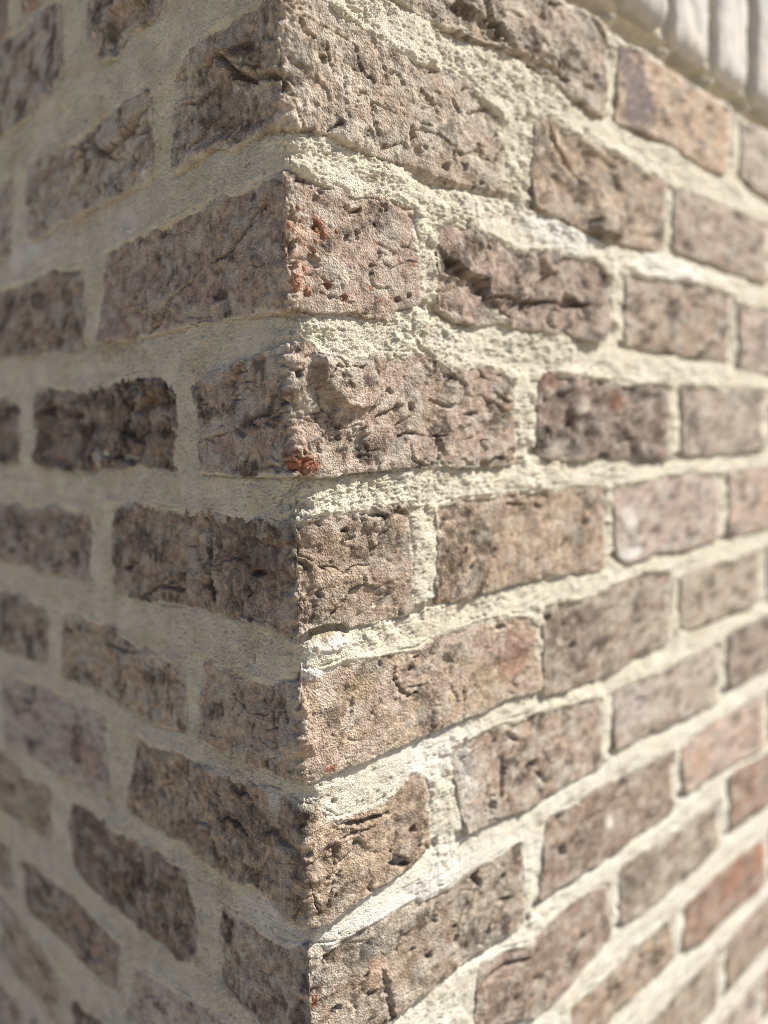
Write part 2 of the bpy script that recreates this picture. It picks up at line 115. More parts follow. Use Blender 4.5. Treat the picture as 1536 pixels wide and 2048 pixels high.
(2,[(202.5,-155.5),(213.8,-151.8),(256.0,-153.2),(289.1,-155.4),(325.0,-155.9),(380.0,-153.4)],[(198.3,-203.8),(210.3,-208.5),(236.9,-210.9),(272.0,-209.3),(310.4,-210.4),(348.6,-213.3),(382.4,-214.3)],'dark','mauve',2.5,0.8,0.2,1.4,[('p',(238.6,-184.9),3.4,3.5),('p',(255.8,-192.5),2.6,3),('p',(312.2,-192.4),2.6,3),('p',(207.9,-170.5),3,2),('p',(210.5,-191.4),4,3),('p',(225.3,-166.8),2.5,2),('p',(259.2,-153.1),2.6,2.2),('p',(243.2,-189.9),3,2.4),('p',(299.6,-181.1),2.2,1.8),('p',(325.1,-177.2),3,1.6),('s',(299.6,-170.3),9,10,'rust',0.6),('s',(252.7,-175.4),9,4,'pale',0.8),('l',[(237.1,-179.8),(252.7,-173.7),(265.5,-174.4),(255.8,-179.7),(243.2,-183.2)],2,0.8),('s',(222.0,-201.4),14,6,'pale',0.7),('s',(219.5,-157.2),14,8,'rust',0.4)]),
(2,[(402.5,-154.2),(455.9,-153.2),(519.1,-152.4),(581.8,-152.8)],[(400.7,-210.8),(457.3,-213.0),(520.9,-211.5),(581.6,-209.5)],'mauve','grey',2,0.4,0.45,0.9,[('s',(517.9,-186.4),30,24,'grey',0.5),('p',(507.5,-207.8),4,3),('p',(418.4,-158.7),4,3),('p',(517.2,-163.7),4,2)]),
(3,[(102.1,-232.2),(121.4,-228.4),(164.3,-227.9),(196.1,-227.3),(236.8,-227.0),(272.0,-227.9),(282.1,-230.2)],[(99.7,-286.7),(120.0,-288.3),(143.4,-287.2),(179.0,-285.9),(221.2,-286.5),(255.3,-288.3),(282.1,-288.9)],'brown','tan',2.3,0.9,0.3,1.1,[('s',(116.2,-261.4),22,26,'dark',0.75),('p',(125.2,-261.2),2.4,2.4),('p',(130.7,-270.2),1.6,1.8),('p',(200.1,-238.9),3,2.6),('k',[(166.7,-235.1),(185.0,-237.1)],1.2,1.4),('k',[(201.6,-228.4),(210.0,-233.8)],1,1.2),('p',(195.5,-273.4),2,1.8),('k',[(249.1,-248.3),(255.5,-255.8)],1.6,1.6),('k',[(221.3,-269.7),(233.5,-262.4)],1,1.2),('p',(153.7,-262.5),2,1.6),('p',(109.6,-258.5),1.8,1.6),('s',(195.8,-250.7),40,18,'tan',0.35)]),
(3,[(293.2,-229.8),(325.4,-229.6),(386.0,-226.5),(445.8,-226.8),(473.9,-227.9)],[(297.9,-281.5),(310.6,-288.6),(337.3,-290.8),(361.4,-286.6),(409.2,-289.7),(447.1,-288.3),(478.6,-287.7)],'pink','mauve',2.5,1.0,0.5,0.7,[('s',(318.0,-257.3),14,14,'white',0.6),('s',(321.8,-282.3),22,6,'white',0.8),('s',(395.0,-247.2),10,16,'mauve',0.4)]),
(3,[(493.4,-226.9),(536.3,-226.9),(588.6,-226.4),(676.4,-225.5)],[(494.5,-287.9),(538.4,-288.1),(591.1,-288.0),(679.8,-289.1)],'pink','orange',2.3,0.6,0.4,0.7,[]),
(4,[(206.4,-305.4),(224.0,-305.6),(255.2,-308.6),(289.0,-302.6),(325.7,-301.9),(349.2,-300.0),(381.8,-304.1)],[(202.8,-364.4),(229.5,-368.1),(282.0,-368.0),(326.0,-364.9),(385.6,-361.7)],'brown','grey',2.3,1.0,0.4,1.0,[('p',(239.1,-338.5),3,2.4),('p',(209.2,-313.4),4,2.6),('p',(229.9,-320.3),3,2),('k',[(279.3,-314.1),(278.5,-367.3)],1,1.2),('s',(223.9,-321.0),22,22,'dark',0.45),('s',(242.2,-345.3),22,22,'dark',0.45),('s',(261.7,-331.1),22,22,'dark',0.45)]),
(4,[(402.7,-309.8),(457.5,-308.0),(510.4,-307.4),(576.6,-305.6)],[(401.1,-356.1),(433.9,-359.3),(484.6,-359.0),(568.1,-360.0)],'taupe','grey',2,0.7,0.4,0.8,[]),
(4,[(594.4,-304.4),(680.5,-303.6)],[(590.2,-358.9),(683.4,-357.7)],'grey','taupe',2,0.7,0.5,0.8,[]),
(5,[(109.4,-374.8),(141.7,-372.9),(167.0,-373.2),(199.8,-374.9),(242.0,-379.1),(277.8,-383.1)],[(122.5,-430.9),(153.1,-432.2),(182.2,-435.5),(193.4,-435.0),(229.0,-435.2),(254.6,-435.1),(278.4,-435.7)],'taupe','mauve',1.8,1.0,0.6,0.95,[('p',(189.2,-408.5),4.0,6),('k',[(158.0,-393.3),(159.6,-406.3),(156.6,-419.0)],2,1.8),('k',[(163.0,-379.4),(174.7,-387.5)],1.6,2),('k',[(193.6,-413.8),(205.0,-424.2)],1.2,1.4),('p',(145.7,-420.8),6,2),('s',(124.3,-402.1),14,30,'white',0.5)]),
(5,[(295.5,-381.6),(345.9,-383.1),(410.7,-382.2),(479.9,-380.1)],[(295.5,-428.3),(326.3,-430.1),(388.7,-432.5),(480.2,-435.9)],'grey','mauve',1.8,0.7,0.6,0.75,[('s',(326.2,-400.4),30,20,'lilac',0.5),('p',(393.0,-418.7),5,2.5)]),
(5,[(495.9,-375.2),(549.7,-374.6),(626.8,-374.8)],[(499.5,-428.7),(551.6,-428.8),(629.3,-430.0)],'mauve','brown',2,0.7,0.4,0.9,[]),
(6,[(207.7,-449.4),(235.1,-451.6),(271.4,-450.5),(311.1,-451.4),(350.5,-453.2),(389.0,-454.9)],[(198.2,-506.1),(222.2,-504.5),(254.3,-506.4),(307.4,-507.5),(346.8,-507.6),(393.3,-507.8)],'brown','mauve',2.3,1.0,0.35,1.0,[('p',(222.6,-456.3),5,2.4),('p',(224.0,-480.0),5,2.4),('p',(261.1,-471.5),4,2),('s',(254.4,-489.6),30,18,'dark',0.35),('s',(289.0,-481.2),6,6,'white',0.6)]),
(6,[(404.9,-456.1),(460.7,-451.2),(526.2,-451.3),(587.4,-452.2)],[(410.2,-498.8),(461.9,-502.1),(516.3,-504.4),(593.0,-511.0)],'pink','orange',2,0.8,0.4,0.8,[('s',(446.1,-479.0),20,18,'peach',0.6)]),
(7,[(132.6,-517.8),(156.6,-521.0),(186.4,-529.7),(222.0,-524.4),(254.2,-523.2),(285.4,-527.4)],[(129.3,-561.7),(158.4,-570.9),(191.4,-583.3),(221.5,-584.5),(253.9,-578.1),(292.6,-571.9)],'mauve','brown',1.8,0.9,0.4,0.9,[('s',(164.1,-548.3),40,30,'dark',0.3),('k',[(138.5,-532.1),(159.1,-532.2),(186.3,-540.1)],1.6,2),('p',(250.7,-555.7),4,2.4)]),
(7,[(305.6,-523.7),(346.9,-524.2),(390.0,-527.3),(437.1,-526.0),(483.6,-526.5)],[(303.8,-568.9),(335.0,-573.4),(377.2,-576.5),(423.3,-575.4),(484.8,-573.4)],'grey','brown',2,0.8,0.45,0.9,[('s',(334.8,-540.2),30,20,'dark',0.5)]),
(7,[(508.0,-510.3),(546.0,-513.1),(600.5,-516.2),(691.9,-518.1)],[(505.6,-567.0),(547.9,-569.0),(602.8,-572.1),(695.2,-581.2)],'red','brown',2,0.8,0.3,0.8,[]),
(8,[(237.3,-600.1),(271.0,-600.1),(307.7,-600.0),(347.5,-600.0),(390.0,-599.5)],[(233.7,-641.7),(270.9,-641.3),(307.7,-636.9),(347.7,-638.4),(393.7,-635.6)],'brown','tan',2,0.8,0.4,1.0,[('p',(339.3,-611.0),5,2.4)]),
(8,[(416.6,-600.9),(464.1,-598.7),(519.1,-598.5),(596.8,-605.7)],[(412.4,-639.9),(454.8,-649.1),(520.6,-649.0),(602.1,-654.4)],'red','brown',2,0.8,0.25,0.8,[('s',(519.6,-613.6),35,20,'brick',0.6),('s',(580.9,-617.0),14,20,'brick',0.9)]),
(-1,[(-382.3,109.8),(-322.2,98.2),(-277.2,94.0),(-244.4,91.6),(-221.7,87.7)],[(-395.4,38.4),(-332.5,34.7),(-304.0,33.9),(-264.5,34.3),(-238.0,36.0),(-225.4,44.6)],'taupe','grey',2.2,0.3,0.85,1.0,[('k',[(-277.2,64.5),(-243.1,42.3),(-238.2,34.5)],1.6,1.6)]),
(0,[(-288.6,0.8),(-251.9,6.4),(-210.6,0.1),(-175.6,3.9),(-150.3,3.6),(-126.7,4.1),(-115.9,0.1)],[(-291.1,-46.8),(-263.5,-49.4),(-230.9,-43.6),(-181.3,-47.1),(-149.3,-46.9),(-120.1,-46.6)],'taupe','grey',2.2,0.5,0.85,1.1,[('k',[(-119.3,-6.9),(-129.3,-8.1),(-134.2,-14.9),(-149.4,-17.7),(-165.3,-20.0),(-179.4,-14.9),(-188.4,-5.8),(-194.1,-10.3),(-212.2,-13.3)],2.0,2.6),('p',(-124.3,-16.3),4,3),('l',[(-130.6,-37.9),(-119.4,-38.6),(-108.9,-44.6),(-117.3,-46.6),(-129.6,-42.3)],2.2,1),('s',(-122.4,-41.3),6,7,'white',0.5),('k',[(-258.2,-10.0),(-251.6,-21.4),(-261.0,-30.8)],1.4,1.5),('l',[(-190.3,-6.8),(-150.3,3.6),(-126.9,2.1),(-128.0,-9.8),(-149.3,-16.4),(-168.3,-18.5),(-180.9,-13.8)],1.4,1.2)]),
(0,[(-450.1,3.6),(-390.2,4.6),(-313.4,3.3)],[(-461.7,-54.5),(-400.3,-51.8),(-326.6,-51.0)],'mauve','grey',2,0.5,0.85,0.9,[]),
(1,[(-404.1,-73.0),(-350.0,-73.0),(-301.7,-73.0),(-258.4,-72.9),(-207.3,-78.1)],[(-412.6,-120.2),(-358.1,-123.1),(-287.2,-127.7),(-245.8,-130.6),(-213.5,-131.2)],'brown','taupe',2,0.5,0.4,1.0,[]),
(2,[(-295.1,-152.8),(-269.0,-151.8),(-218.4,-157.5),(-176.1,-154.0),(-141.4,-152.0),(-118.6,-155.1),(-105.0,-163.1)],[(-300.4,-206.1),(-268.1,-208.7),(-224.7,-210.9),(-188.7,-209.1),(-165.5,-208.9),(-143.5,-205.8),(-123.1,-207.2),(-105.4,-210.0)],'brown','dark',2.4,0.6,0.25,1.7,[('l',[(-149.5,-172.9),(-130.9,-165.1),(-105.9,-166.5),(-107.6,-170.6),(-131.6,-173.0),(-148.2,-175.9)],-5,1.2),('l',[(-146.1,-153.8),(-118.7,-156.6),(-105.7,-164.4),(-130.8,-164.3),(-142.3,-161.5)],2.4,1.4),('p',(-266.9,-167.6),8,3),('k',[(-159.9,-152.8),(-156.2,-178.6)],2,2.4),('k',[(-174.3,-199.6),(-152.3,-202.8),(-142.6,-196.9)],2.4,3),('s',(-196.5,-201.9),7,9,'pale',0.9),('l',[(-204.9,-197.8),(-194.1,-195.5),(-190.2,-207.5),(-206.1,-208.4)],1.5,1),('k',[(-197.2,-191.5),(-187.7,-199.5)],2.4,2.6),('s',(-252.5,-183.6),30,20,'taupe',0.5)]),
(2,[(-448.0,-148.8),(-363.2,-154.5),(-338.1,-156.8),(-323.2,-161.3)],[(-458.1,-202.0),(-371.4,-205.2),(-334.8,-206.1)],'brown','dark',2,0.5,0.3,1.2,[]),
(3,[(-464.2,-234.8),(-376.3,-235.2),(-302.7,-238.3),(-259.0,-234.8),(-219.4,-235.9)],[(-473.1,-281.9),(-383.9,-282.3),(-309.3,-285.5),(-252.9,-282.8),(-222.2,-285.8)],'brown','mauve',2,0.5,0.4,1.1,[]),
(4,[(-268.9,-312.4),(-228.7,-309.7),(-192.6,-310.6),(-157.2,-318.9),(-133.1,-321.1),(-102.0,-318.0)],[(-274.9,-359.4),(-234.4,-358.8),(-208.3,-358.8),(-167.8,-363.5),(-136.8,-363.7),(-106.6,-359.6)],'taupe','tan',2,0.6,0.45,0.9,[('s',(-204.1,-319.8),30,10,'tan',0.5),('k',[(-204.5,-323.2),(-177.0,-323.7),(-157.5,-322.1)],1,1.2)]),
(4,[(-445.8,-306.0),(-387.8,-306.3),(-336.2,-307.5),(-294.9,-313.0)],[(-454.8,-355.8),(-396.1,-357.6),(-348.4,-356.9),(-300.5,-354.4)],'taupe','brown',2,0.5,0.4,0.9,[]),
(5,[(-459.6,-382.7),(-400.2,-382.9),(-346.1,-374.7),(-298.5,-373.3),(-239.8,-372.3),(-210.5,-379.0)],[(-470.6,-444.5),(-409.4,-439.9),(-344.9,-435.3),(-298.1,-437.7),(-250.9,-433.0),(-211.8,-431.5)],'pink','mauve',1.8,0.6,0.6,0.8,[('s',(-240.3,-410.1),30,18,'rust',0.25)]),
(6,[(-273.7,-451.6),(-252.6,-447.9),(-233.1,-448.4),(-214.6,-450.8),(-197.4,-450.4),(-163.2,-450.1),(-130.0,-448.1),(-112.9,-447.6),(-103.6,-476.3)],[(-275.6,-501.1),(-243.6,-507.1),(-214.0,-507.1),(-188.6,-508.6),(-153.3,-507.9),(-128.0,-508.1),(-107.1,-501.1)],'brown','dark',2.2,0.7,0.3,1.15,[('s',(-174.7,-469.2),9,14,'dark',0.8),('p',(-171.0,-470.9),5,2.2),('s',(-107.5,-484.5),5,14,'grey',0.7)]),
(6,[(-471.9,-451.7),(-410.7,-447.8),(-357.9,-455.2),(-309.2,-453.6)],[(-480.8,-500.9),(-419.4,-501.1),(-375.0,-500.3),(-317.4,-497.0)],'tan','brown',2,0.6,0.4,0.9,[]),
(7,[(-379.8,-532.1),(-348.1,-527.2),(-309.8,-527.5),(-266.3,-528.4),(-226.7,-529.2),(-201.5,-532.8)],[(-369.9,-572.7),(-334.7,-572.2),(-292.8,-570.8),(-259.2,-573.4),(-239.2,-572.8),(-214.1,-568.4)],'brown','taupe',2,0.7,0.3,1.0,[('s',(-255.2,-539.2),20,12,'rust',0.25)]),
(8,[(-432.6,-582.8),(-377.7,-590.1),(-338.0,-596.7),(-307.0,-611.6)],[(-442.8,-645.3),(-408.3,-648.3),(-359.7,-645.3),(-321.1,-649.7)],'taupe','tan',2,0.6,0.5,0.8,[]),
(8,[(-289.3,-613.2),(-242.8,-605.8),(-197.7,-601.0),(-138.6,-596.5)],[(-294.6,-656.5),(-247.5,-648.8),(-201.8,-643.5),(-142.1,-639.3)],'dark','brown',2,0.6,0.3,1.0,[]),
(7,[(-518.7,-524.1),(-453.7,-527.8),(-401.7,-533.2)],[(-527.7,-571.6),(-461.8,-575.1),(-402.4,-573.4)],'taupe','mauve',2,0.6,0.5,0.8,[]),
]
FRAGS = {2:[(5.7,-120.8,3.6,4.6,2.2,'brick'),(12.1,-123.7,2.6,2.6,1.8,'brick'),(5.3,-116.9,2,1.6,1.2,'brick'),(22.1,-90.9,1.8,2.2,1.6,'brick'),(23.3,-95.3,1.7,2.4,1.5,'brick'),(19.7,-94.0,1.3,1.6,1.2,'brick'),(17.7,-103.2,1.6,1.4,1.2,'brick'),(14.4,-105.2,1.7,1.4,1.3,'brick'),(17.9,-99.2,1.5,1.3,1.1,'brick'),(7.1,-99.6,1.4,1.4,1.1,'brick'),(2.2,-94.0,1.6,1.5,1.1,'brick'),(10.1,-113.0,1.3,1.5,1.1,'brick'),(8.7,-85.1,1.2,1.2,0.9,'brick'),(10.2,-90.2,1.5,1.3,1,'brick'),(31.3,-93.4,0.9,1.6,0.8,'brick')],3:[(0.7,-204.2,3,3,1.6,'rust'),(6.1,-206.1,2.8,2.6,1.5,'rust'),(9.0,-204.9,2,2.2,1.3,'rust'),(3.3,-207.3,2.4,1.6,1.3,'rust'),(4.7,-198.7,1.1,1.0,0.7,'rust')],7:[(4.1,-476.1,1.8,2.6,1.2,'brick')]}
MORTAR_MARKS = [('k',[(86.1,-130.3),(85.2,-138.1),(91.5,-146.0),(98.8,-149.5),(107.8,-155.0)],1.6,2.6),('k',[(87.7,-124.3),(86.1,-130.3)],1.2,1.6),('l',[(9.3,-295.3),(24.4,-290.1),(30.2,-296.1),(26.4,-300.4),(12.6,-298.5)],1.6,1.5),('s',(20.8,-294.8),13,5,'white',0.9),('l',[(1.8,-289.1),(16.5,-286.0),(32.9,-286.1),(33.3,-292.1),(22.1,-290.1),(5.0,-291.4)],-3.5,1.2),('s',(16.4,-288.6),16,5,'ochre',0.85),('p',(19.2,-377.1),1.8,2.6),('l',[(-8.6,-454.7),(0.0,-448.6),(4.4,-453.5),(-0.3,-455.1),(-7.3,-456.5)],2.2,1.0),('s',(-2.9,-452.7),7,5,'white',0.9),('p',(199.6,-17.1),2.2,2.2),('p',(198.6,-29.5),2.6,2.6),('p',(197.7,-41.1),2.6,2.6),('l',[(187.6,-60.3),(226.3,-53.7),(275.7,-58.8),(265.9,-67.0),(226.1,-69.7),(195.4,-71.2)],1.2,2.5),('s',(226.2,-61.7),50,14,'white',0.8),('l',[(317.3,-70.2),(363.1,-54.7),(476.9,-61.6),(498.1,-72.0),(363.4,-75.4),(320.9,-76.9)],1.5,2.5),('s',(383.9,-67.1),70,14,'white',0.8),('s',(-151.2,-65.8),18,10,'white',0.5),('s',(-294.5,-54.8),40,14,'white',0.6),('s',(-205.8,-50.4),40,8,'peach',0.35),('s',(-180.7,-134.4),40,8,'ochre',0.4),('s',(-306.3,19.0),40,14,'ochre',0.35),('s',(95.9,-375.3),40,16,'white',0.7),('s',(72.9,-450.8),70,12,'white',0.8),('s',(160.2,-467.6),50,14,'white',0.5),('s',(-29.1,-442.9),30,14,'white',0.5)]
# ------------------------------------------------------------------ materials
def new_mat(name):
    m = bpy.data.materials.new(name); m.use_nodes = True
    return m, m.node_tree.nodes, m.node_tree.links, m.node_tree.nodes['Principled BSDF']
def grainy(name, sc, amt, bump, rough, b2=None):
    m, n, l, p = new_mat(name)
    at = n.new('ShaderNodeAttribute'); at.attribute_name = 'tint'
    tc = n.new('ShaderNodeTexCoord')
    n1 = n.new('ShaderNodeTexNoise'); n1.inputs['Scale'].default_value = sc; n1.inputs['Detail'].default_value = 4; n1.inputs['Roughness'].default_value = .7
    n2 = n.new('ShaderNodeTexVoronoi'); n2.inputs['Scale'].default_value = sc*1.3
    l.new(tc.outputs['Object'], n1.inputs['Vector']); l.new(tc.outputs['Object'], n2.inputs['Vector'])
    mr = n.new('ShaderNodeMapRange'); mr.inputs['From Min'].default_value = .3; mr.inputs['From Max'].default_value = .7
    mr.inputs['To Min'].default_value = 1-amt; mr.inputs['To Max'].default_value = 1+amt
    l.new(n1.outputs['Fac'], mr.inputs['Value'])
    mx = n.new('ShaderNodeVectorMath'); mx.operation = 'SCALE'
    l.new(at.outputs['Color'], mx.inputs[0]); l.new(mr.outputs['Result'], mx.inputs['Scale'])
    l.new(mx.outputs['Vector'], p.inputs['Base Color'])
    ad = n.new('ShaderNodeMath'); ad.operation = 'ADD'
    l.new(n1.outputs['Fac'], ad.inputs[0]); l.new(n2.outputs['Distance'], ad.inputs[1])
    bp = n.new('ShaderNodeBump'); n3 = n.new('ShaderNodeTexNoise'); n3.inputs['Scale'].default_value = 55; n3.inputs['Detail'].default_value = 2; l.new(tc.outputs['Object'], n3.inputs['Vector']); m3 = n.new('ShaderNodeMapRange'); m3.inputs['From Min'].default_value = .36; m3.inputs['From Max'].default_value = .62; m3.inputs['To Min'].default_value = .7; l.new(n3.outputs['Fac'], m3.inputs['Value']); l.new(m3.outputs['Result'], bp.inputs['Strength']); bp.inputs['Distance'].default_value = bump
    l.new(ad.outputs[0], bp.inputs['Height']); l.new(bp.outputs['Normal'], p.inputs['Normal'])
    p.inputs['Roughness'].default_value = rough; p.inputs['Specular IOR Level'].default_value = .18
    return m
M_BRICK = grainy('fired_clay', 750, .28, .0009, .93)
M_MORTAR = grainy('sand_mortar', 1200, .14, .0008, .95)
M_WHITE = grainy('white_brick', 500, .05, .0003, .8)
M_CORE, n, l, p = new_mat('block_core'); p.inputs['Base Color'].default_value = (.3, .28, .25, 1)
M_GROUND, n, l, p = new_mat('concrete_paving')
nt = n.new('ShaderNodeTexNoise'); nt.inputs['Scale'].default_value = 3; nt.inputs['Detail'].default_value = 8
cr = n.new('ShaderNodeValToRGB'); cr.color_ramp.elements[0].color = (.33, .275, .205, 1); cr.color_ramp.elements[1].color = (.42, .355, .268, 1)
l.new(nt.outputs['Fac'], cr.inputs['Fac']); l.new(cr.outputs['Color'], p.inputs['Base Color']); p.inputs['Roughness'].default_value = .9

# ------------------------------------------------------------------ mesh helpers
COL = scene.collection
def mesh_obj(name, co, faces, tint, mat, parent=None, tri=None):
    me = bpy.data.meshes.new(name); co = np.asarray(co, np.float32)
    F = np.asarray(faces, np.int32); k = F.shape[1]
    me.vertices.add(len(co)); me.vertices.foreach_set('co', co.ravel())
    me.loops.add(F.size); me.loops.foreach_set('vertex_index', F.ravel())
    me.polygons.add(len(F)); me.polygons.foreach_set('loop_start', np.arange(0, F.size, k, dtype=np.int32))
    me.polygons.foreach_set('use_smooth', np.ones(len(F), bool))
    me.update(calc_edges=True)
    if tint is not None:
        at = me.color_attributes.new('tint', 'FLOAT_COLOR', 'POINT')
        c4 = np.ones((len(co), 4), np.float32); c4[:, :3] = tint; at.data.foreach_set('color', c4.ravel())
    me.materials.append(mat)
    o = bpy.data.objects.new(name, me); COL.objects.link(o); o.parent = parent
    return o
def empty(name, parent=None, loc=(0, 0, 0)):
    o = bpy.data.objects.new(name, None); COL.objects.link(o); o.location = loc; o.parent = parent; o.empty_display_size = .05
    return o
def grid_faces(nr, nc):
    i = np.arange(nr*nc).reshape(nr, nc)
    return np.stack([i[:-1, :-1], i[:-1, 1:], i[1:, 1:], i[1:, :-1]], -1).reshape(-1, 4)

# ------------------------------------------------------------------ brick outlines
class Brick:
    pass
def make_outline(spec, k):
    c, T, Bo, ca, cb, pr, ti, hz, ro, F = spec
    b = Brick(); b.c = c; T = np.array(T); Bo = np.array(Bo)
    b.st, b.vt = T[:, 0].copy(), T[:, 1]; b.sb, b.vb = Bo[:, 0].copy(), Bo[:, 1]
    b.vt = b.vt+1.1; b.vb = b.vb-.8; b.st[0] -= 1; b.sb[0] -= 1; b.st[-1] += 1; b.sb[-1] += 1
    corner = b.st[0] < 0 < b.st[-1]
    if not corner:                                     # pieces cut by the frame get a real brick's length
        if b.st[0] > 0 and b.st[-1]-b.st[0] > 198: m = b.st[0]+192; b.vt = np.append(b.vt[b.st < m], np.interp(m, b.st, b.vt)); b.st = np.append(b.st[b.st < m], m); m2 = b.sb[0]+192; b.vb = np.append(b.vb[b.sb < m2], np.interp(m2, b.sb, b.vb)); b.sb = np.append(b.sb[b.sb < m2], m2)
        if b.st[0] < 0 and b.st[-1]-b.st[0] > 198: m = b.st[-1]-190; b.vt = np.insert(b.vt[b.st > m], 0, np.interp(m, b.st, b.vt)); b.st = np.insert(b.st[b.st > m], 0, m); b.vb = np.insert(b.vb[b.sb > m], 0, np.interp(m, b.sb, b.vb)); b.sb = np.insert(b.sb[b.sb > m], 0, m)
    b.corner = corner; b.ca, b.cb, b.pr, b.ti, b.hz, b.ro, b.F, b.k = PAL[ca], PAL[cb], pr, ti, hz, ro, F, k
    return b
def ends(b, v):
    vb0, vt0 = b.vb[0], b.vt[0]; vb1, vt1 = b.vb[-1], b.vt[-1]
    l = b.sb[0]+(b.st[0]-b.sb[0])*np.clip((v-vb0)/(vt0-vb0), 0, 1)
    r = b.sb[-1]+(b.st[-1]-b.sb[-1])*np.clip((v-vb1)/(vt1-vb1), 0, 1)
    return l, r
def top(b, s): return np.interp(s, b.st, b.vt)
def bot(b, s): return np.interp(s, b.sb, b.vb)
def wob(s, v, seed):                                   # unevenness of an arris
    return 1.0*perlin(s/10, v/10, seed)+.75*perlin(s/3.4, v/3.4, seed+1)+.4*perlin(s/1.5, v/1.5, seed+2)

bricks = [make_outline(sp, i) for i, sp in enumerate(BRICKS)]
NAMES = ['taupe', 'brown', 'mauve', 'pink', 'grey', 'tan', 'red', 'brown', 'taupe', 'mauve']
rr = random.Random(11)
TOPV = lambda c: 3.0-75.2*c
def auto(c, s0, s1):
    t = TOPV(c); j = lambda a: rr.uniform(-a, a); h = 53+j(1.5)
    m = [s0+(s1-s0)*q for q in (0, .2, .4, .6, .8, 1)]
    T = [(q, t+j(1.2)) for q in m]; Bo = [(q+(j(1) if i in (0, 5) else 0), t-h+j(1.2)) for i, q in enumerate(m)]
    ca, cb = rr.sample(NAMES, 2)
    return make_outline((c, T, Bo, ca, cb, 2+j(.6), .7+j(.3), rr.uniform(.25, .55), rr.uniform(.8, 1.1), []), 100+len(bricks))
S_MIN, S_MAX = -760, 1250
for c in range(-3, 13):
    row = [b for b in bricks if b.c == c]
    hasc = any(b.corner for b in row)
    if not hasc:
        L, R = (-85, 182) if c % 2 == 0 else (-182, 86)
        if c < -1: L, R = (-85, -3) if c % 2 == 0 else (-182, -3)                     # the pale course takes over on the other wall
        if not row or min(b.st[0] for b in row) > L or True:
            if not any(b.st[0] < R and b.st[-1] > L for b in row):
                nb = auto(c, L, R); bricks.append(nb); row.append(nb)
    if c > -2:
        x = max(max(b.st[-1] for b in row), 5)
        for lim in [0]:
            # fill gaps between the corner brick and traced ones as well
            right = sorted([b for b in row if b.st[-1] > 0], key=lambda b: b.st[0])
            cur = right[0].st[-1]
            for b in right[1:]+[None]:
                stop = b.st[0] if b else S_MAX
                while stop-cur > 120:
                    nb = auto(c, cur+15, min(cur+15+185, stop-14 if b and stop-cur < 330 else 1e9)); bricks.append(nb); cur = nb.st[-1]
                if b: cur = max(cur, b.st[-1])
    left = sorted([b for b in row if b.st[0] < 0], key=lambda b: -b.st[-1]); cur = left[0].st[0]
    for b in left[1:]+[None]:
        stop = b.st[-1] if b else S_MIN
        while cur-stop > 120:
            e = cur-17; a = max(e-180, stop+15 if b and cur-stop < 330 else -1e9)
            nb = auto(c, a, e); bricks.append(nb); cur = nb.st[0]
        if b: cur = min(cur, b.st[0])

# ------------------------------------------------------------------ the wall
wall = empty('brick_wall', loc=(0, 0, 0))
wall['label'] = 'weathered brown brick house corner with thick cream mortar joints'
wall['category'] = 'brick wall'; wall['kind'] = 'thing'

def poly_sd(s, v, poly):                               # signed distance, positive inside
    P = np.array(poly, float); d = np.full(s.shape, 1e9); ins = np.zeros(s.shape, bool)
    for i in range(len(P)):
        a, e = P[i], P[(i+1) % len(P)]; ex, ey = e-a
        t = np.clip(((s-a[0])*ex+(v-a[1])*ey)/(ex*ex+ey*ey+1e-9), 0, 1)
        d = np.minimum(d, np.hypot(s-a[0]-t*ex, v-a[1]-t*ey))
        cr_ = ((a[1] > v) != (e[1] > v)) & (s < (e[0]-a[0])*(v-a[1])/(e[1]-a[1]+1e-12)+a[0])
        ins ^= cr_
    return np.where(ins, d, -d)
def line_d(s, v, pts):
    P = np.array(pts, float); d = np.full(s.shape, 1e9); tt = np.zeros(s.shape); n = len(P)-1
    for i in range(n):
        a, e = P[i], P[i+1]; ex, ey = e-a
        t = np.clip(((s-a[0])*ex+(v-a[1])*ey)/(ex*ex+ey*ey+1e-9), 0, 1)
        q = np.hypot(s-a[0]-t*ex, v-a[1]-t*ey); tt = np.where(q < d, (i+t)/n, tt); d = np.minimum(d, q)
    return d, tt

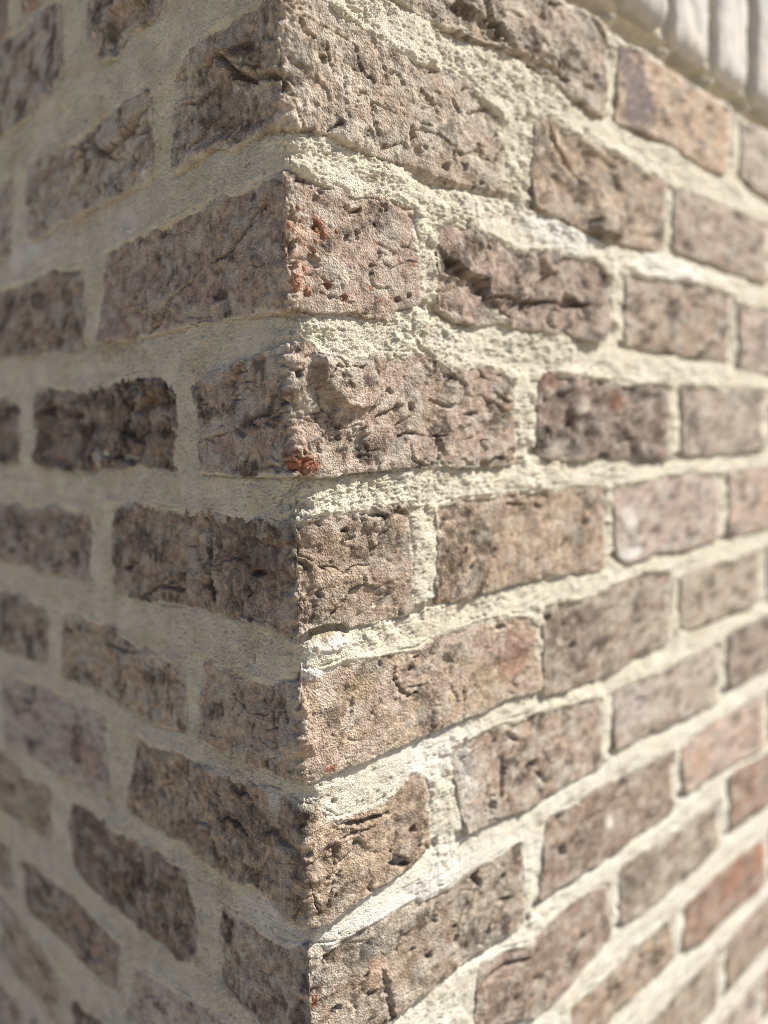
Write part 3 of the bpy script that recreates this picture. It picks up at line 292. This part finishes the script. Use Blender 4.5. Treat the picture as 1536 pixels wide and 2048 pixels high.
def relief(b, S, V, D, bb, near):
    """height in mm and albedo of a brick face"""
    k = b.k; lf = S < 0
    rk = np.random.RandomState(900+k); fa = rk.choice([.4, .7, 1.0, 1.3, 1.6]); fb = rk.choice([.2, .5, .8, 1.2]); tv = rk.choice([.2, .6, 1.2]); tl = rk.choice([.2, .6, 1.2]); pd = rk.choice([.3, .8, 1.6]); b.dm = rk.uniform(-.1, .25)
    wsx = S+2.2*perlin(S/11, V/11, 40+k); wsy = V+2.2*perlin(S/11, V/11, 50+k)
    ax = np.where(lf, 1.0, 1.0); ay = np.where(lf, 0.62, .9)           # drag marks run upright on the left face
    h = .38*b.pr+b.ti*(1-2*bb)
    h = h+1.25*b.ro*fbm(S/36, V/26, 3+k, 3, .55)
    med = fbm(wsx/8.5*ax, wsy/8.5*ay, 11+k, 3, .6)
    h = h+np.where(lf, .8, .5)*b.ro*med
    tex = .75+1.1*perlin(S/28, V/22, 61+k)                                # how coarse the skin is here
    gr = fbm(S/1.9*ax, V/1.9*ay, 21+k, 2, .7) if near else 0
    h = h+np.where(lf, .26, .38)*b.ro**.5*np.clip(tex, .12, 1.7)*gr
    # folded and flaked skin: plates that end in a scarp with a tear along its foot
    def fold(f, amp, dep, wid, mk):
        return mk*(amp*np.tanh(f*14)-dep*np.exp(-((f+wid*.5)/wid)**2))
    f1 = perlin(wsx/44, wsy/27, 70+k)+.30*perlin(wsx/13, wsy/10, 71+k)+.06*med
    h = h+fa*b.ro*fold(f1-.08, .55, 1.5, .035, .25+.75*sstep(-.1, .3, perlin(S/40, V/26, 72+k)))
    f2 = perlin(wsx/24, wsy/19, 75+k)+.25*perlin(wsx/7, wsy/6, 76+k)
    h = h+fb*b.ro*fold(f2-.16, .35, .8, .04, sstep(-.05, .3, perlin(S/30, V/22, 77+k)))
    # upright and level tears
    r1 = np.abs(perlin(wsx/13, wsy/34, 80+k)+.10*perlin(S/3, V/3, 81)); mk = sstep(.12, .35, perlin(S/22, V/30, 83+k))
    h = h-tv*1.7*b.ro*mk*np.clip(1-r1/.05, 0, 1)
    r2 = np.abs(perlin(wsx/30, wsy/9, 85+k)); mk2 = sstep(.18, .4, perlin(S/24, V/14, 87+k))
    h = h-tl*1.5*b.ro*mk2*np.clip(1-r2/.07, 0, 1)
    # colour
    n1 = fbm(S/30, V/18, 90+k, 3); n2 = fbm(S/5, V/5, 95+k, 3, .6)
    t = (.15+.6*sstep(-.4, .45, n1+.25*n2))[..., None]
    C = b.ca+(b.cb-b.ca)*t
    C = C*(1+.42*n2+.2*(perlin(S/1.3, V/1.3, 97+k) if near else 0))[..., None]
    dk = (sstep(-.05, .55, fbm(S/27, V/18, 99+k, 2, .5)+.55*fbm(S/4.5, V/4.5*ay, 98+k, 3, .7)-b.dm))[..., None]
    C = C*(1-.64*dk)
    hz = np.clip(b.hz*np.where(lf, 1.5, 1.4)*sstep(-.15, .5, fbm(S/19, V/14, 101+k, 3, .6)+.4*np.exp(-D/4)+.35*med-.05)+.22*sstep(.05, .5, med), 0, 1)
    C = C+(np.array((.45, .402, .332), np.float32)-C)*(.8*hz)[..., None]
    sm = sstep(.25, .8, 1.05*np.exp(-np.where(bb > .5, D/4.5, D/1.8))*(.55+1.2*perlin(S/19, V/15, 108+k))+.2*n2)
    C = C+(np.array((.55, .50, .40), np.float32)-C)*(.75*sm)[..., None]          # mortar rubbed on to the edges
    # pits
    rg = np.random.RandomState(200+k); s0, s1, v0, v1 = S.min(), S.max(), V.min(), V.max()
    area = (s1-s0)*(v1-v0)
    if near:
        for i in range(int(area/1300*b.ro*pd)):
            ps, pv = rg.uniform(s0, s1), rg.uniform(v0, v1); r = .4+1.0*rg.rand()**4; dp = r*rg.uniform(.6, 1.2); an = rg.uniform(0, 3.14); el = rg.uniform(1, 2.4)
            q = (np.abs(S-ps) < 2.2*r) & (np.abs(V-pv) < 2.2*r)
            if q.any():
                ds_, dv_ = S[q]-ps, V[q]-pv; e = np.hypot(ds_*math.cos(an)+dv_*math.sin(an), (dv_*math.cos(an)-ds_*math.sin(an))*el)/r+.4*gr[q]
                h[q] -= dp*sstep(1.15, .45, e)
    W = perlin(S/2.6, V/2.6, 120+k)
    for f in b.F:
        if f[0] == 'k':
            P = np.array(f[1]); m = 6+f[2]
            q = (S > P[:, 0].min()-m) & (S < P[:, 0].max()+m) & (V > P[:, 1].min()-m) & (V < P[:, 1].max()+m)
            if q.any():
                d, tt = line_d(S[q]+1.0*W[q]+.5*gr_(gr, q), V[q]+.9*W[q], f[1]); w = f[2]*(.55+.45*np.sin(np.pi*np.clip(tt, .06, .94)))*(1+.5*W[q])
                w = w*1.25; h[q] -= 2.0*np.where(S[q] < 0, 1.5, 1)*f[3]*np.clip(1.35*(1-d/np.maximum(w, .3)), 0, 1)
                h[q] += .25*f[3]*np.exp(-((d-w*1.6)/w)**2)*(W[q] > 0)
        elif f[0] == 'p':
            (ps, pv), r, dp = f[1], f[2], f[3]; q = (np.abs(S-ps) < 2.5*r) & (np.abs(V-pv) < 2.5*r)
            if q.any():
                an = 5.1*ps; ds_, dv_ = S[q]-ps, V[q]-pv; e = np.hypot(ds_*math.cos(an)+dv_*math.sin(an), 1.5*(dv_*math.cos(an)-ds_*math.sin(an)))/(r*1.05)+.75*W[q]+.2*gr_(gr, q)
                h[q] -= 1.8*dp*sstep(1.1, .55, e)
        elif f[0] == 'l':
            P = np.array(f[1]); m = 8
            q = (S > P[:, 0].min()-m) & (S < P[:, 0].max()+m) & (V > P[:, 1].min()-m) & (V < P[:, 1].max()+m)
            if q.any():
                d = poly_sd(S[q], V[q], f[1])+.6*W[q]+.25*gr_(gr, q)
                fd = 1.0
                if f[2] > 2.9: fd = 1-.8*sstep(P[:, 0].min()+.3*np.ptp(P[:, 0]), P[:, 0].max()+2, S[q])  # bosses die out on one side
                h[q] += 1.3*f[2]*sstep(-f[3]*.5, f[3]*1.2, d)*(1+.12*W[q])*fd
        elif f[0] == 's':
            (ps, pv), rx, ry = f[1], f[2], f[3]; q = (np.abs(S-ps) < 2*rx) & (np.abs(V-pv) < 2*ry)
            if q.any():
                e = np.hypot((S[q]-ps)/rx, (V[q]-pv)/ry)+.5*W[q]*min(1, 6/max(rx, 3))+.45*n2[q]+.3*n1[q]
                a = (f[5]*sstep(1.15, .45, e))[:, None]
                C[q] = C[q]+(PAL[f[4]]*(1+.35*n2[q][:, None])-C[q])*a
    return h, np.clip(C, .02, .9)
def gr_(g, q): return g[q] if isinstance(g, np.ndarray) else 0

def build_brick(b):
    smid = (b.st[0]+b.st[-1])/2
    if b.corner: smid = 0
    inview = -430 < smid < 650 and -700+min(0, -abs(smid)*.4) < b.vb.mean() < 130+abs(smid)*.2
    near = inview
    if inview:
        A = s_samples(min(b.st[0], b.sb[0]), max(b.st[-1], b.sb[-1]), 1.08 if abs(smid) < 250 else 1.3)
        st = coarse(smid)/px_v(np.array([smid]))[0]*1.08
        nb = int(np.clip(55/max(st, .46), 20, 125))
    else:
        A = np.linspace(b.st[0], b.st[-1], 40); nb = 14
    A = (A-A[0])/(A[-1]-A[0])
    bb = np.linspace(0, 1, nb+1)
    AA, BB = np.meshgrid(A, bb)
    e = .5*(bb[:, None]-.5)
    # ends follow the traced end points, uneven and rounded at the corners
    vq = b.vb[0]+(b.vt[0]-b.vb[0])*BB; l = b.sb[0]+(b.st[0]-b.sb[0])*BB
    vq1 = b.vb[-1]+(b.vt[-1]-b.vb[-1])*BB; r = b.sb[-1]+(b.st[-1]-b.sb[-1])*BB
    l = l+wob(l, vq, 300+b.k); r = r+wob(r, vq1, 310+b.k)
    S = l+(r-l)*AA
    T = top(b, S); Bm = bot(b, S)
    rd = 3.2+1.2*math.sin(b.k*1.7); e = np.minimum(S-l, r-S); cut = np.where(e < rd, rd-np.sqrt(np.maximum(rd*rd-(rd-e)**2, 0)), 0)
    T = T-cut+wob(S, T, 320+b.k); Bm = Bm+cut+wob(S, Bm, 330+b.k)
    V = Bm+(T-Bm)*BB
    D = np.minimum(np.minimum(V-Bm, T-V), np.minimum(S-l, r-S))
    h, C = relief(b, S, V, D, BB, near)
    h = h-.4*np.exp(-D/.7)-.3*np.exp(-D/3.0)*(1+perlin(S/8, V/8, 350+b.k))
    w = np.full(S.shape, 3.0)
    if b.corner:
        dv = np.minimum(V-Bm, T-V); z_ = V*0
        w = np.clip(2.6+2.8*perlin(V/13, z_, 340+b.k)+1.8*perlin(V/4.5, z_, 341+b.k)+.9*perlin(V/2, z_, 342+b.k)+3.5*np.exp(-dv/2.5)*(.4+.9*perlin(V/20, z_, 343+b.k)), 1.0, 9)
        g_ = np.exp(-(S/7)**2)                        # chips and burrs along the arris
        h = h+g_*(2.2*perlin(V/8+9, S/25, 344+b.k)+1.0*perlin(V/3.2, S/3.5, 345+b.k)-1.8*sstep(.25, .5, perlin(V/11, S/40, 346+b.k)))+2.2*math.sin(b.k*2.3+1)*np.exp(-np.abs(S)/60)
    co = place(S, V, h, w)
    nr, nc = S.shape
    F = grid_faces(nr, nc)
    # sides: the rim goes straight back into the wall
    idx = np.arange(nr*nc).reshape(nr, nc)
    rim = np.concatenate([idx[0, :], idx[1:, -1], idx[-1, -2::-1], idx[-2:0:-1, 0]])
    s_, v_ = S.ravel()[rim], V.ravel()[rim]
    dep = 24.0
    x = np.maximum(s_, 0); y = np.maximum(-s_, 0)
    if b.corner: back = np.stack([np.maximum(x, dep), np.maximum(y, dep), v_], -1)*.001
    else: back = np.stack([np.where(s_ > 0, x, dep), np.where(s_ > 0, dep, y), v_], -1)*.001
    n0 = nr*nc; nrim = len(rim); j = np.arange(nrim); j2 = (j+1) % nrim
    F2 = np.stack([rim[j2], rim[j], n0+j, n0+j2], -1)
    co = np.concatenate([co.reshape(-1, 3), back]); tint = np.concatenate([C.reshape(-1, 3), C.reshape(-1, 3)[rim]])
    o = mesh_obj('brick', co, np.concatenate([F, F2]), tint, M_BRICK, wall)
    b.obj, b.S, b.V, b.h = o, S, V, h
    return o
ntri = 0
for b in sorted(bricks, key=lambda b: b.k):
    o = build_brick(b); ntri += 2*len(o.data.polygons)

# ------------------------------------------------------------------ mortar
def mortar_patch(sv, vv):
    S, V = np.meshgrid(sv, vv)
    D = np.full(S.shape, -60.0, np.float32); up = np.full(S.shape, 40.0, np.float32); dn = np.full(S.shape, 40.0, np.float32); sd = np.full(S.shape, 40.0, np.float32)
    for b in bricks:
        m = 40
        i0, i1 = np.searchsorted(sv, [min(b.st[0], b.sb[0])-m, max(b.st[-1], b.sb[-1])+m]); j0, j1 = np.searchsorted(vv, [min(b.vb)-m, max(b.vt)+m])
        if i1 <= i0 or j1 <= j0: continue
        q = (slice(j0, j1), slice(i0, i1)); s, v = S[q], V[q]
        T, Bm = top(b, s), bot(b, s); l, r = ends(b, v)
        d = np.minimum(np.minimum(v-Bm, T-v), np.minimum(s-l, r-s))
        D[q] = np.maximum(D[q], d)
        ins = (s > l-7) & (s < r+7)
        g = Bm-v; up[q] = np.where(ins & (g > -4), np.minimum(up[q], np.maximum(g, 0)), up[q])
        g = v-T; dn[q] = np.where(ins & (g > -4), np.minimum(dn[q], np.maximum(g, 0)), dn[q])
        g = np.maximum(l-s, s-r); inv = (v > Bm+2) & (v < T-2); sd[q] = np.where(inv & (g > -3), np.minimum(sd[q], np.abs(g)), sd[q])
    lf = sstep(6, -6, S)
    low = sstep(-330, -480, V)*sstep(-20, 20, S)                  # the lower joints on the lit wall were struck smoother
    rough = (1+.05*lf)*(1-.30*low)*np.clip(.95+.75*perlin(S/45, V/30, 417), .4, 1.5)*(1+.35*sstep(-330, -200, V)*(1-lf))
    n30 = fbm(S/42, V/26, 401, 2); n8 = fbm(S/9, V/8, 403, 2)
    h = .15+1.3*n30+(.95-.55*lf)*n8*rough
    am = np.clip(.55+1.1*perlin(S/60, V/40, 405)+.45*low, .05, 1.8)*(1-.6*lf)
    h = h-1.7*am*np.exp(-(up/6.0)**1.5)-1.5*np.clip(am, .1, 1.2)*np.exp(-(up/1.8)**2)                           # raked back under the brick above
    h = h+1.3*np.exp(-dn/4)*(1-.4*lf)*(1-.5*low)
    h = h-.1*np.exp(-(sd/9)**2)
    h = h-.1*lf
    h = h-17*sstep(83, 88, V+2.5*perlin(S/14, V/9, 431))*sstep(20, 45, S)                   # deep under the pale course
    # sand grain and crumbs
    wx = S+.7*perlin(S/3, V/3, 406); wy = V+.7*perlin(S/3, V/3, 407)
    g1 = 2.2*np.abs(perlin(wx/2.3, wy/2.7, 408))+1.2*np.abs(perlin(wx/1.25, wy/1.35, 409))-1.0; g2 = perlin(S/1.15, V/1.15, 412)
    cr_ = np.maximum(perlin(wx/4.2, wy/4.6, 414), -.15)
    h = h+rough*(.36*g1+.58*g2+.22*cr_)
    ho = perlin(S/3.6, V/3.6, 418)-.3*g1
    h = h-1.2*(.4+.6*rough)*sstep(.6, .85, ho)                    # small voids
    gl = perlin(S/24, V/9, 420)                                   # trowel drag lines
    h = h+.5*np.tanh(gl*5)*(.3-.1*lf+.3*low)*.6
    # creeping over the brick edges in places
    sl_ = np.exp(1.5*perlin(S/26, V/21, 422)+.7*perlin(S/6, V/6, 424))
    keep = np.where(dn < up, .50, 1.2)*(1-.4*lf)                           # fuller on top edges than below
    Dp = np.maximum(D, 0)
    h = h-Dp*np.clip(sl_*keep, .10, 3.0)-1.2*(Dp > 0)*0
    ct = sstep(.05, .35, perlin(S/33, V/17, 426))                  # hairline gap where mortar has let go of the brick
    h = h-1.3*ct*np.exp(-((D+.6)/.7)**2)
    h = h-1.2*np.exp(-(S/7)**2)*(1+1.1*perlin(V/9, S*0, 428)+.5*perlin(V/3, S/5, 429))
    n2 = fbm(S/4, V/4, 430, 3, .6); n3 = fbm(S/38, V/30, 434, 2)
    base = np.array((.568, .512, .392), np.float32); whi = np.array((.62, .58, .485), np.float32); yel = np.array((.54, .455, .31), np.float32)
    wm = np.clip(.75*low+.28*sstep(-.1, .5, n3)*(1-lf)+.10, 0, 1)[..., None]
    C = base+(whi-base)*wm
    ym = (.6*sstep(-.1, .55, fbm(S/34, V/14, 438, 2)+.5*np.exp(-up/4)-.1)*(.3+.7*lf))[..., None]  # edge staining, plus warm shade of the left wall painted in yellow
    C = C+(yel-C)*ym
    C = C*(1+.10*n2+.07*g2)[..., None]
    C = C*(1-.35*sstep(.45, .75, perlin(S/1.9, V/1.9, 441)+.3*n2)*(.4+.1*lf))[..., None]   # dark sand grains
    W = perlin(S/2.6, V/2.6, 450)
    for f in MORTAR_MARKS:
        P = np.array(f[1]).reshape(-1, 2); m = 8+(2*max(f[2], f[3]) if f[0] == 's' else 3*f[2] if f[0] == 'p' else 4)
        q = (S > P[:, 0].min()-m) & (S < P[:, 0].max()+m) & (V > P[:, 1].min()-m) & (V < P[:, 1].max()+m)
        if not q.any(): continue
        if f[0] == 'k':
            d, tt = line_d(S[q]+.8*W[q], V[q]+.8*W[q], f[1]); h[q] -= f[3]*np.clip(1.35*(1-d/f[2]), 0, 1)
        elif f[0] == 'p':
            h[q] -= f[3]*sstep(1.1, .5, np.hypot(S[q]-f[1][0], V[q]-f[1][1])/f[2]+.4*W[q])
        elif f[0] == 'l':
            h[q] += f[2]*sstep(-f[3], f[3], poly_sd(S[q], V[q], f[1])+.8*W[q])
        else:
            e = np.hypot((S[q]-f[1][0])/f[2], (V[q]-f[1][1])/f[3])+.3*W[q]+.6*n2[q]
            C[q] += (PAL[f[4]]*(1+.1*n2[q][:, None])-C[q])*(f[5]*sstep(1.2, .4, e))[:, None]
    w = np.clip(9.0+3.5*perlin(V/14, V*0, 445)+2*perlin(V/5, S/9, 446), 5, 16)
    co = place(S, V, h, w).reshape(-1, 3)
    F = grid_faces(*S.shape)
    Dm = D.ravel()[F].min(1)
    F = F[Dm < 14]
    used = np.unique(F); mp = np.full(len(co), -1, np.int32); mp[used] = np.arange(len(used))
    return co[used], mp[F], np.clip(C, .02, .9).reshape(-1, 3)[used]
def v_samples(lo, hi, st, fine_lo, fine_hi):
    a = np.arange(fine_lo, fine_hi, st); c = st*5
    return np.concatenate([np.arange(lo, fine_lo-c*.5, c), a, np.arange(fine_hi, hi, c), [hi]])
PATCH = [(-870, -400, -920, 286, 4.0, -760, 160), (-400, -240, -920, 286, 1.1, -750, 150), (-240, -110, -920, 286, .66, -640, 110), (-110, 110, -920, 286, .48, -600, 60),
         (110, 240, -920, 286, .56, -640, 90), (240, 420, -920, 286, .85, -730, 140), (420, 640, -920, 286, 1.35, -850, 200), (640, 1400, -920, 286, 5.0, -850, 200)]
cs, fs, ts, off = [], [], [], 0
for (a, e, lo, hi, st, fl, fh) in PATCH:
    sv = s_samples(a, e, 1.0, .46)
    if e <= -400 or a >= 640: sv = np.linspace(a, e, 120)
    c_, f_, t_ = mortar_patch(sv, v_samples(lo, hi, st, fl, fh))
    cs.append(c_); fs.append(f_+off); ts.append(t_); off += len(c_)
mort = mesh_obj('mortar', np.concatenate(cs), np.concatenate(fs), np.concatenate(ts), M_MORTAR, wall)
ntri += 2*len(mort.data.polygons)

# ------------------------------------------------------------------ loose bits of red clay showing in two bricks
def fragment(b, s, v, rs, rv, rh, col, seed, sink=.35):
    i = np.argmin((b.S-s)**2+(b.V-v)**2); h0 = b.h.ravel()[i]
    n, m = 14, 9
    th, ph = np.meshgrid(np.linspace(0, 2*np.pi, n, endpoint=False), np.linspace(.12, np.pi-.12, m))
    r = 1+.28*perlin(np.cos(th)*1.6+seed, np.cos(ph)*2+np.sin(th)*1.6, seed)+.18*perlin(np.cos(th)*4, np.cos(ph)*4+np.sin(th)*4, seed+1)
    ds = rs*r*np.sin(ph)*np.cos(th); dv = rv*r*np.sin(ph)*np.sin(th); dh = rh*r*np.cos(ph)
    co = place(s+ds, v+dv, h0-sink*rh+dh, 3.0).reshape(-1, 3)
    idx = np.arange(n*m).reshape(m, n); nx = np.roll(idx, -1, 1)
    F = np.stack([idx[:-1], idx[1:], nx[1:], nx[:-1]], -1).reshape(-1, 4)
    co = np.concatenate([co, [co[:n].mean(0), co[-n:].mean(0)]])
    cap = np.array([[n*m, idx[0, q], nx[0, q], nx[0, q]] for q in range(0)]).reshape(-1, 4).astype(int)
    C = PAL[col]*(1+.2*perlin(np.arange(len(co))*.7, np.zeros(len(co)), seed))[:, None]
    o = mesh_obj('clay_fragment', co[:-2], F, C[:-2], M_BRICK, b.obj)
    return o
for bi, items in FRAGS.items():
    for q, (s, v, rs, rv, rh, col) in enumerate(items):
        fragment(bricks[bi], s, v, rs, rv, rh, col, 500+q)

# ------------------------------------------------------------------ projecting course of white bricks set on end
sc_ = empty('soldier_course', wall)
sc_['label'] = 'projecting course of white bricks set on end above the brown bricks'
def soldier(x0, x1, seed):
    z0, z1, dep, yf = 104.0, 287.0, 60.0, -6.0
    na, nb = 34, 60
    rg = np.random.RandomState(seed)
    z0 += rg.uniform(-2.5, 2.5); yf += rg.uniform(-2.5, 2); tilt = rg.uniform(-1.5, 1.5); shade = rg.uniform(.84, 1.08)
    # cross profile: wrap left side, front, right side; rows run upwards, with the underside closed
    prof = np.concatenate([np.stack([np.full(6, x0), np.linspace(dep, yf+4, 6)], -1),
                           [[x0+1.0, yf+1.4], [x0+3.2, yf+.2]], np.stack([np.linspace(x0+5, x1-5, na-16), np.full(na-16, yf)], -1),
                           [[x1-3.2, yf+.2], [x1-1.0, yf+1.4]], np.stack([np.full(6, x1), np.linspace(yf+4, dep, 6)], -1)])
    zz = np.concatenate([[z0+.0, z0+1.0, z0+3.4, z0+7.5], np.linspace(z0+12, z1-4, nb-6), [z1-1, z1]])
    ins = np.concatenate([[9.0, 6.0, 2.8, .8], np.zeros(nb-6), [1, 3]])
    cx = (x0+x1)/2
    X = cx+(prof[:, 0][None]-cx)*(1-ins[:, None]/31.0); Y = np.maximum(prof[:, 1][None]+0*ins[:, None], yf+ins[:, None]+np.maximum(prof[:, 1][None]-yf, 0)*.02)
    Z = np.repeat(zz[:, None], X.shape[1], 1)
    nz = fbm(X/14+seed, Z/22, seed, 3, .5)+.4*perlin(X/4, Z/6, seed+5)
    Y = Y-1.1*nz+tilt*(Z-z0)/200+2.2*(np.abs(X-cx)/31)**4*(Y < 20); X = X+.5*perlin(Y/9, Z/16, seed+9)
    Z = Z+np.exp(-(Z-z0)/4)*.9*perlin(X/11, Y/11, seed+3)
    co = np.stack([X, Y, Z], -1).reshape(-1, 3)*.001
    nr, nc = X.shape; F = grid_faces(nr, nc); F = F[:, ::1]
    i = np.arange(nr*nc).reshape(nr, nc)
    # underside and top as strips between the two sides
    h = nc//2
    for row, flip in ((0, 1), (nr-1, 0)):
        a = i[row, :h]; c2 = i[row, ::-1][:h]
        q = np.stack([a[:-1], c2[:-1], c2[1:], a[1:]], -1); F = np.concatenate([F, q if flip else q[:, ::-1]])
    cl = shade*np.array((.43, .40, .355), np.float32)*(1+.05*nz.reshape(-1, 1)); dirt = sstep(.2, .6, fbm(X/20, Z/30, seed+20, 2)).reshape(-1, 1)
    cl = cl+(np.array((.56, .49, .40), np.float32)-cl)*.6*dirt
    mesh_obj('brick', co, F, cl, M_WHITE, sc_)
x = 2.0; k = 0
X0 = 380.0-78*4
soldier(6.0, X0-15, 699)
for k in range(-0, 17):
    x0 = X0+78*k; soldier(x0+rr.uniform(-1, 1), x0+61.5+rr.uniform(-1.5, 1.5), 700+k)
# joints between the white bricks, set back from their faces
xs = np.linspace(4.0, X0+78*17, 800); zs = np.linspace(88, 286, 150); XX, ZZ = np.meshgrid(xs, zs)
un = sstep(108, 101, ZZ)
yy = 4.0+12*un-1.0*fbm(XX/6, ZZ/6, 801, 3, .6)-1.6*perlin(XX/25, ZZ/25, 805)
# extra dab of mortar under each joint
for k in range(18):
    xc = X0-7+78*k; yy = yy-18.0*np.exp(-((XX-xc)/6)**2)*np.exp(-((ZZ-95)/8)**2)
co = np.stack([XX, yy, ZZ], -1).reshape(-1, 3)*.001
tc_ = np.array((.58, .52, .40), np.float32)*(1+.12*fbm(XX/5, ZZ/5, 807, 2).reshape(-1, 1))
o = mesh_obj('joint_mortar', co, grid_faces(*XX.shape), tc_, M_MORTAR, sc_)

# ------------------------------------------------------------------ inside of the wall, the courses below the frame, the paving
GZ = -1.42
def box_faces(B):
    co, F = [], []
    for (x0, x1, y0, y1, z0, z1) in B:
        n = len(co); co += [(x0, y0, z0), (x1, y0, z0), (x1, y1, z0), (x0, y1, z0), (x0, y0, z1), (x1, y0, z1), (x1, y1, z1), (x0, y1, z1)]
        F += [[n+a for a in q] for q in ((3, 2, 1, 0), (4, 5, 6, 7), (0, 1, 5, 4), (1, 2, 6, 5), (2, 3, 7, 6), (3, 0, 4, 7))]
    return np.array(co), np.array(F)
c_, f_ = box_faces([(.030, 1.40, .030, .22, GZ, .287), (.030, .22, .2205, .87, GZ, .287), (.004, 1.40, .004, .22, .2885, .30), (.004, .22, .2205, .87, .2885, .30)])
core = mesh_obj('wall_core', c_, f_, None, M_CORE, wall)
for q in core.data.polygons: q.use_smooth = False
B = []; tn = []
for c in range(13, 19):
    z1 = TOPV(c)/1000; z0 = max(z1-.055, GZ+.004); o_ = 0 if c % 2 else .1
    if z1 < GZ+.02: continue
    for i in range(8):
        B.append((.2*i+(.0 if i == 0 and o_ == 0 else .001)+(o_-.1 if i else 0)+(0 if i else 0), min(.2*i+.185+(o_-.1 if o_ == 0 else 0), 1.40), -.002, .035, z0, z1)) if i else B.append((-.002, .085 if o_ == 0 else .185, -.002, .035, z0, z1))
    for i in range(5):
        y0 = .036+.2*i+(.06 if o_ == 0 else -.0); B.append((-.0015, .035, y0+.012 if i else .0355, min(y0+.19, .87), z0, z1))
c_, f_ = box_faces(B); tn = np.repeat(np.array([PAL[NAMES[i % 6]] for i in range(len(B))]), 8, 0)
lowr = mesh_obj('lower_bricks', c_, f_, tn, M_BRICK, wall); lowr['kind'] = 'stuff'
for q in lowr.data.polygons: q.use_smooth = False
c_, f_ = box_faces([(.004, 1.40, .004, .0295, GZ, -.90), (.004, .0295, .0297, .87, GZ, -.90)])
lm = mesh_obj('lower_mortar', c_, f_, np.tile(np.array((.60, .535, .405)), (len(c_), 1)), M_MORTAR, wall)
for q in lm.data.polygons: q.use_smooth = False
gs = 60.0
gr2 = mesh_obj('ground', [(-gs, -gs, GZ), (gs, -gs, GZ), (gs, gs, GZ), (-gs, gs, GZ)], [[0, 1, 2, 3]], None, M_GROUND)
gr2['kind'] = 'structure'; gr2['label'] = 'pale concrete paving at the foot of the wall'
print('triangles', ntri, 'bricks', len(bricks))
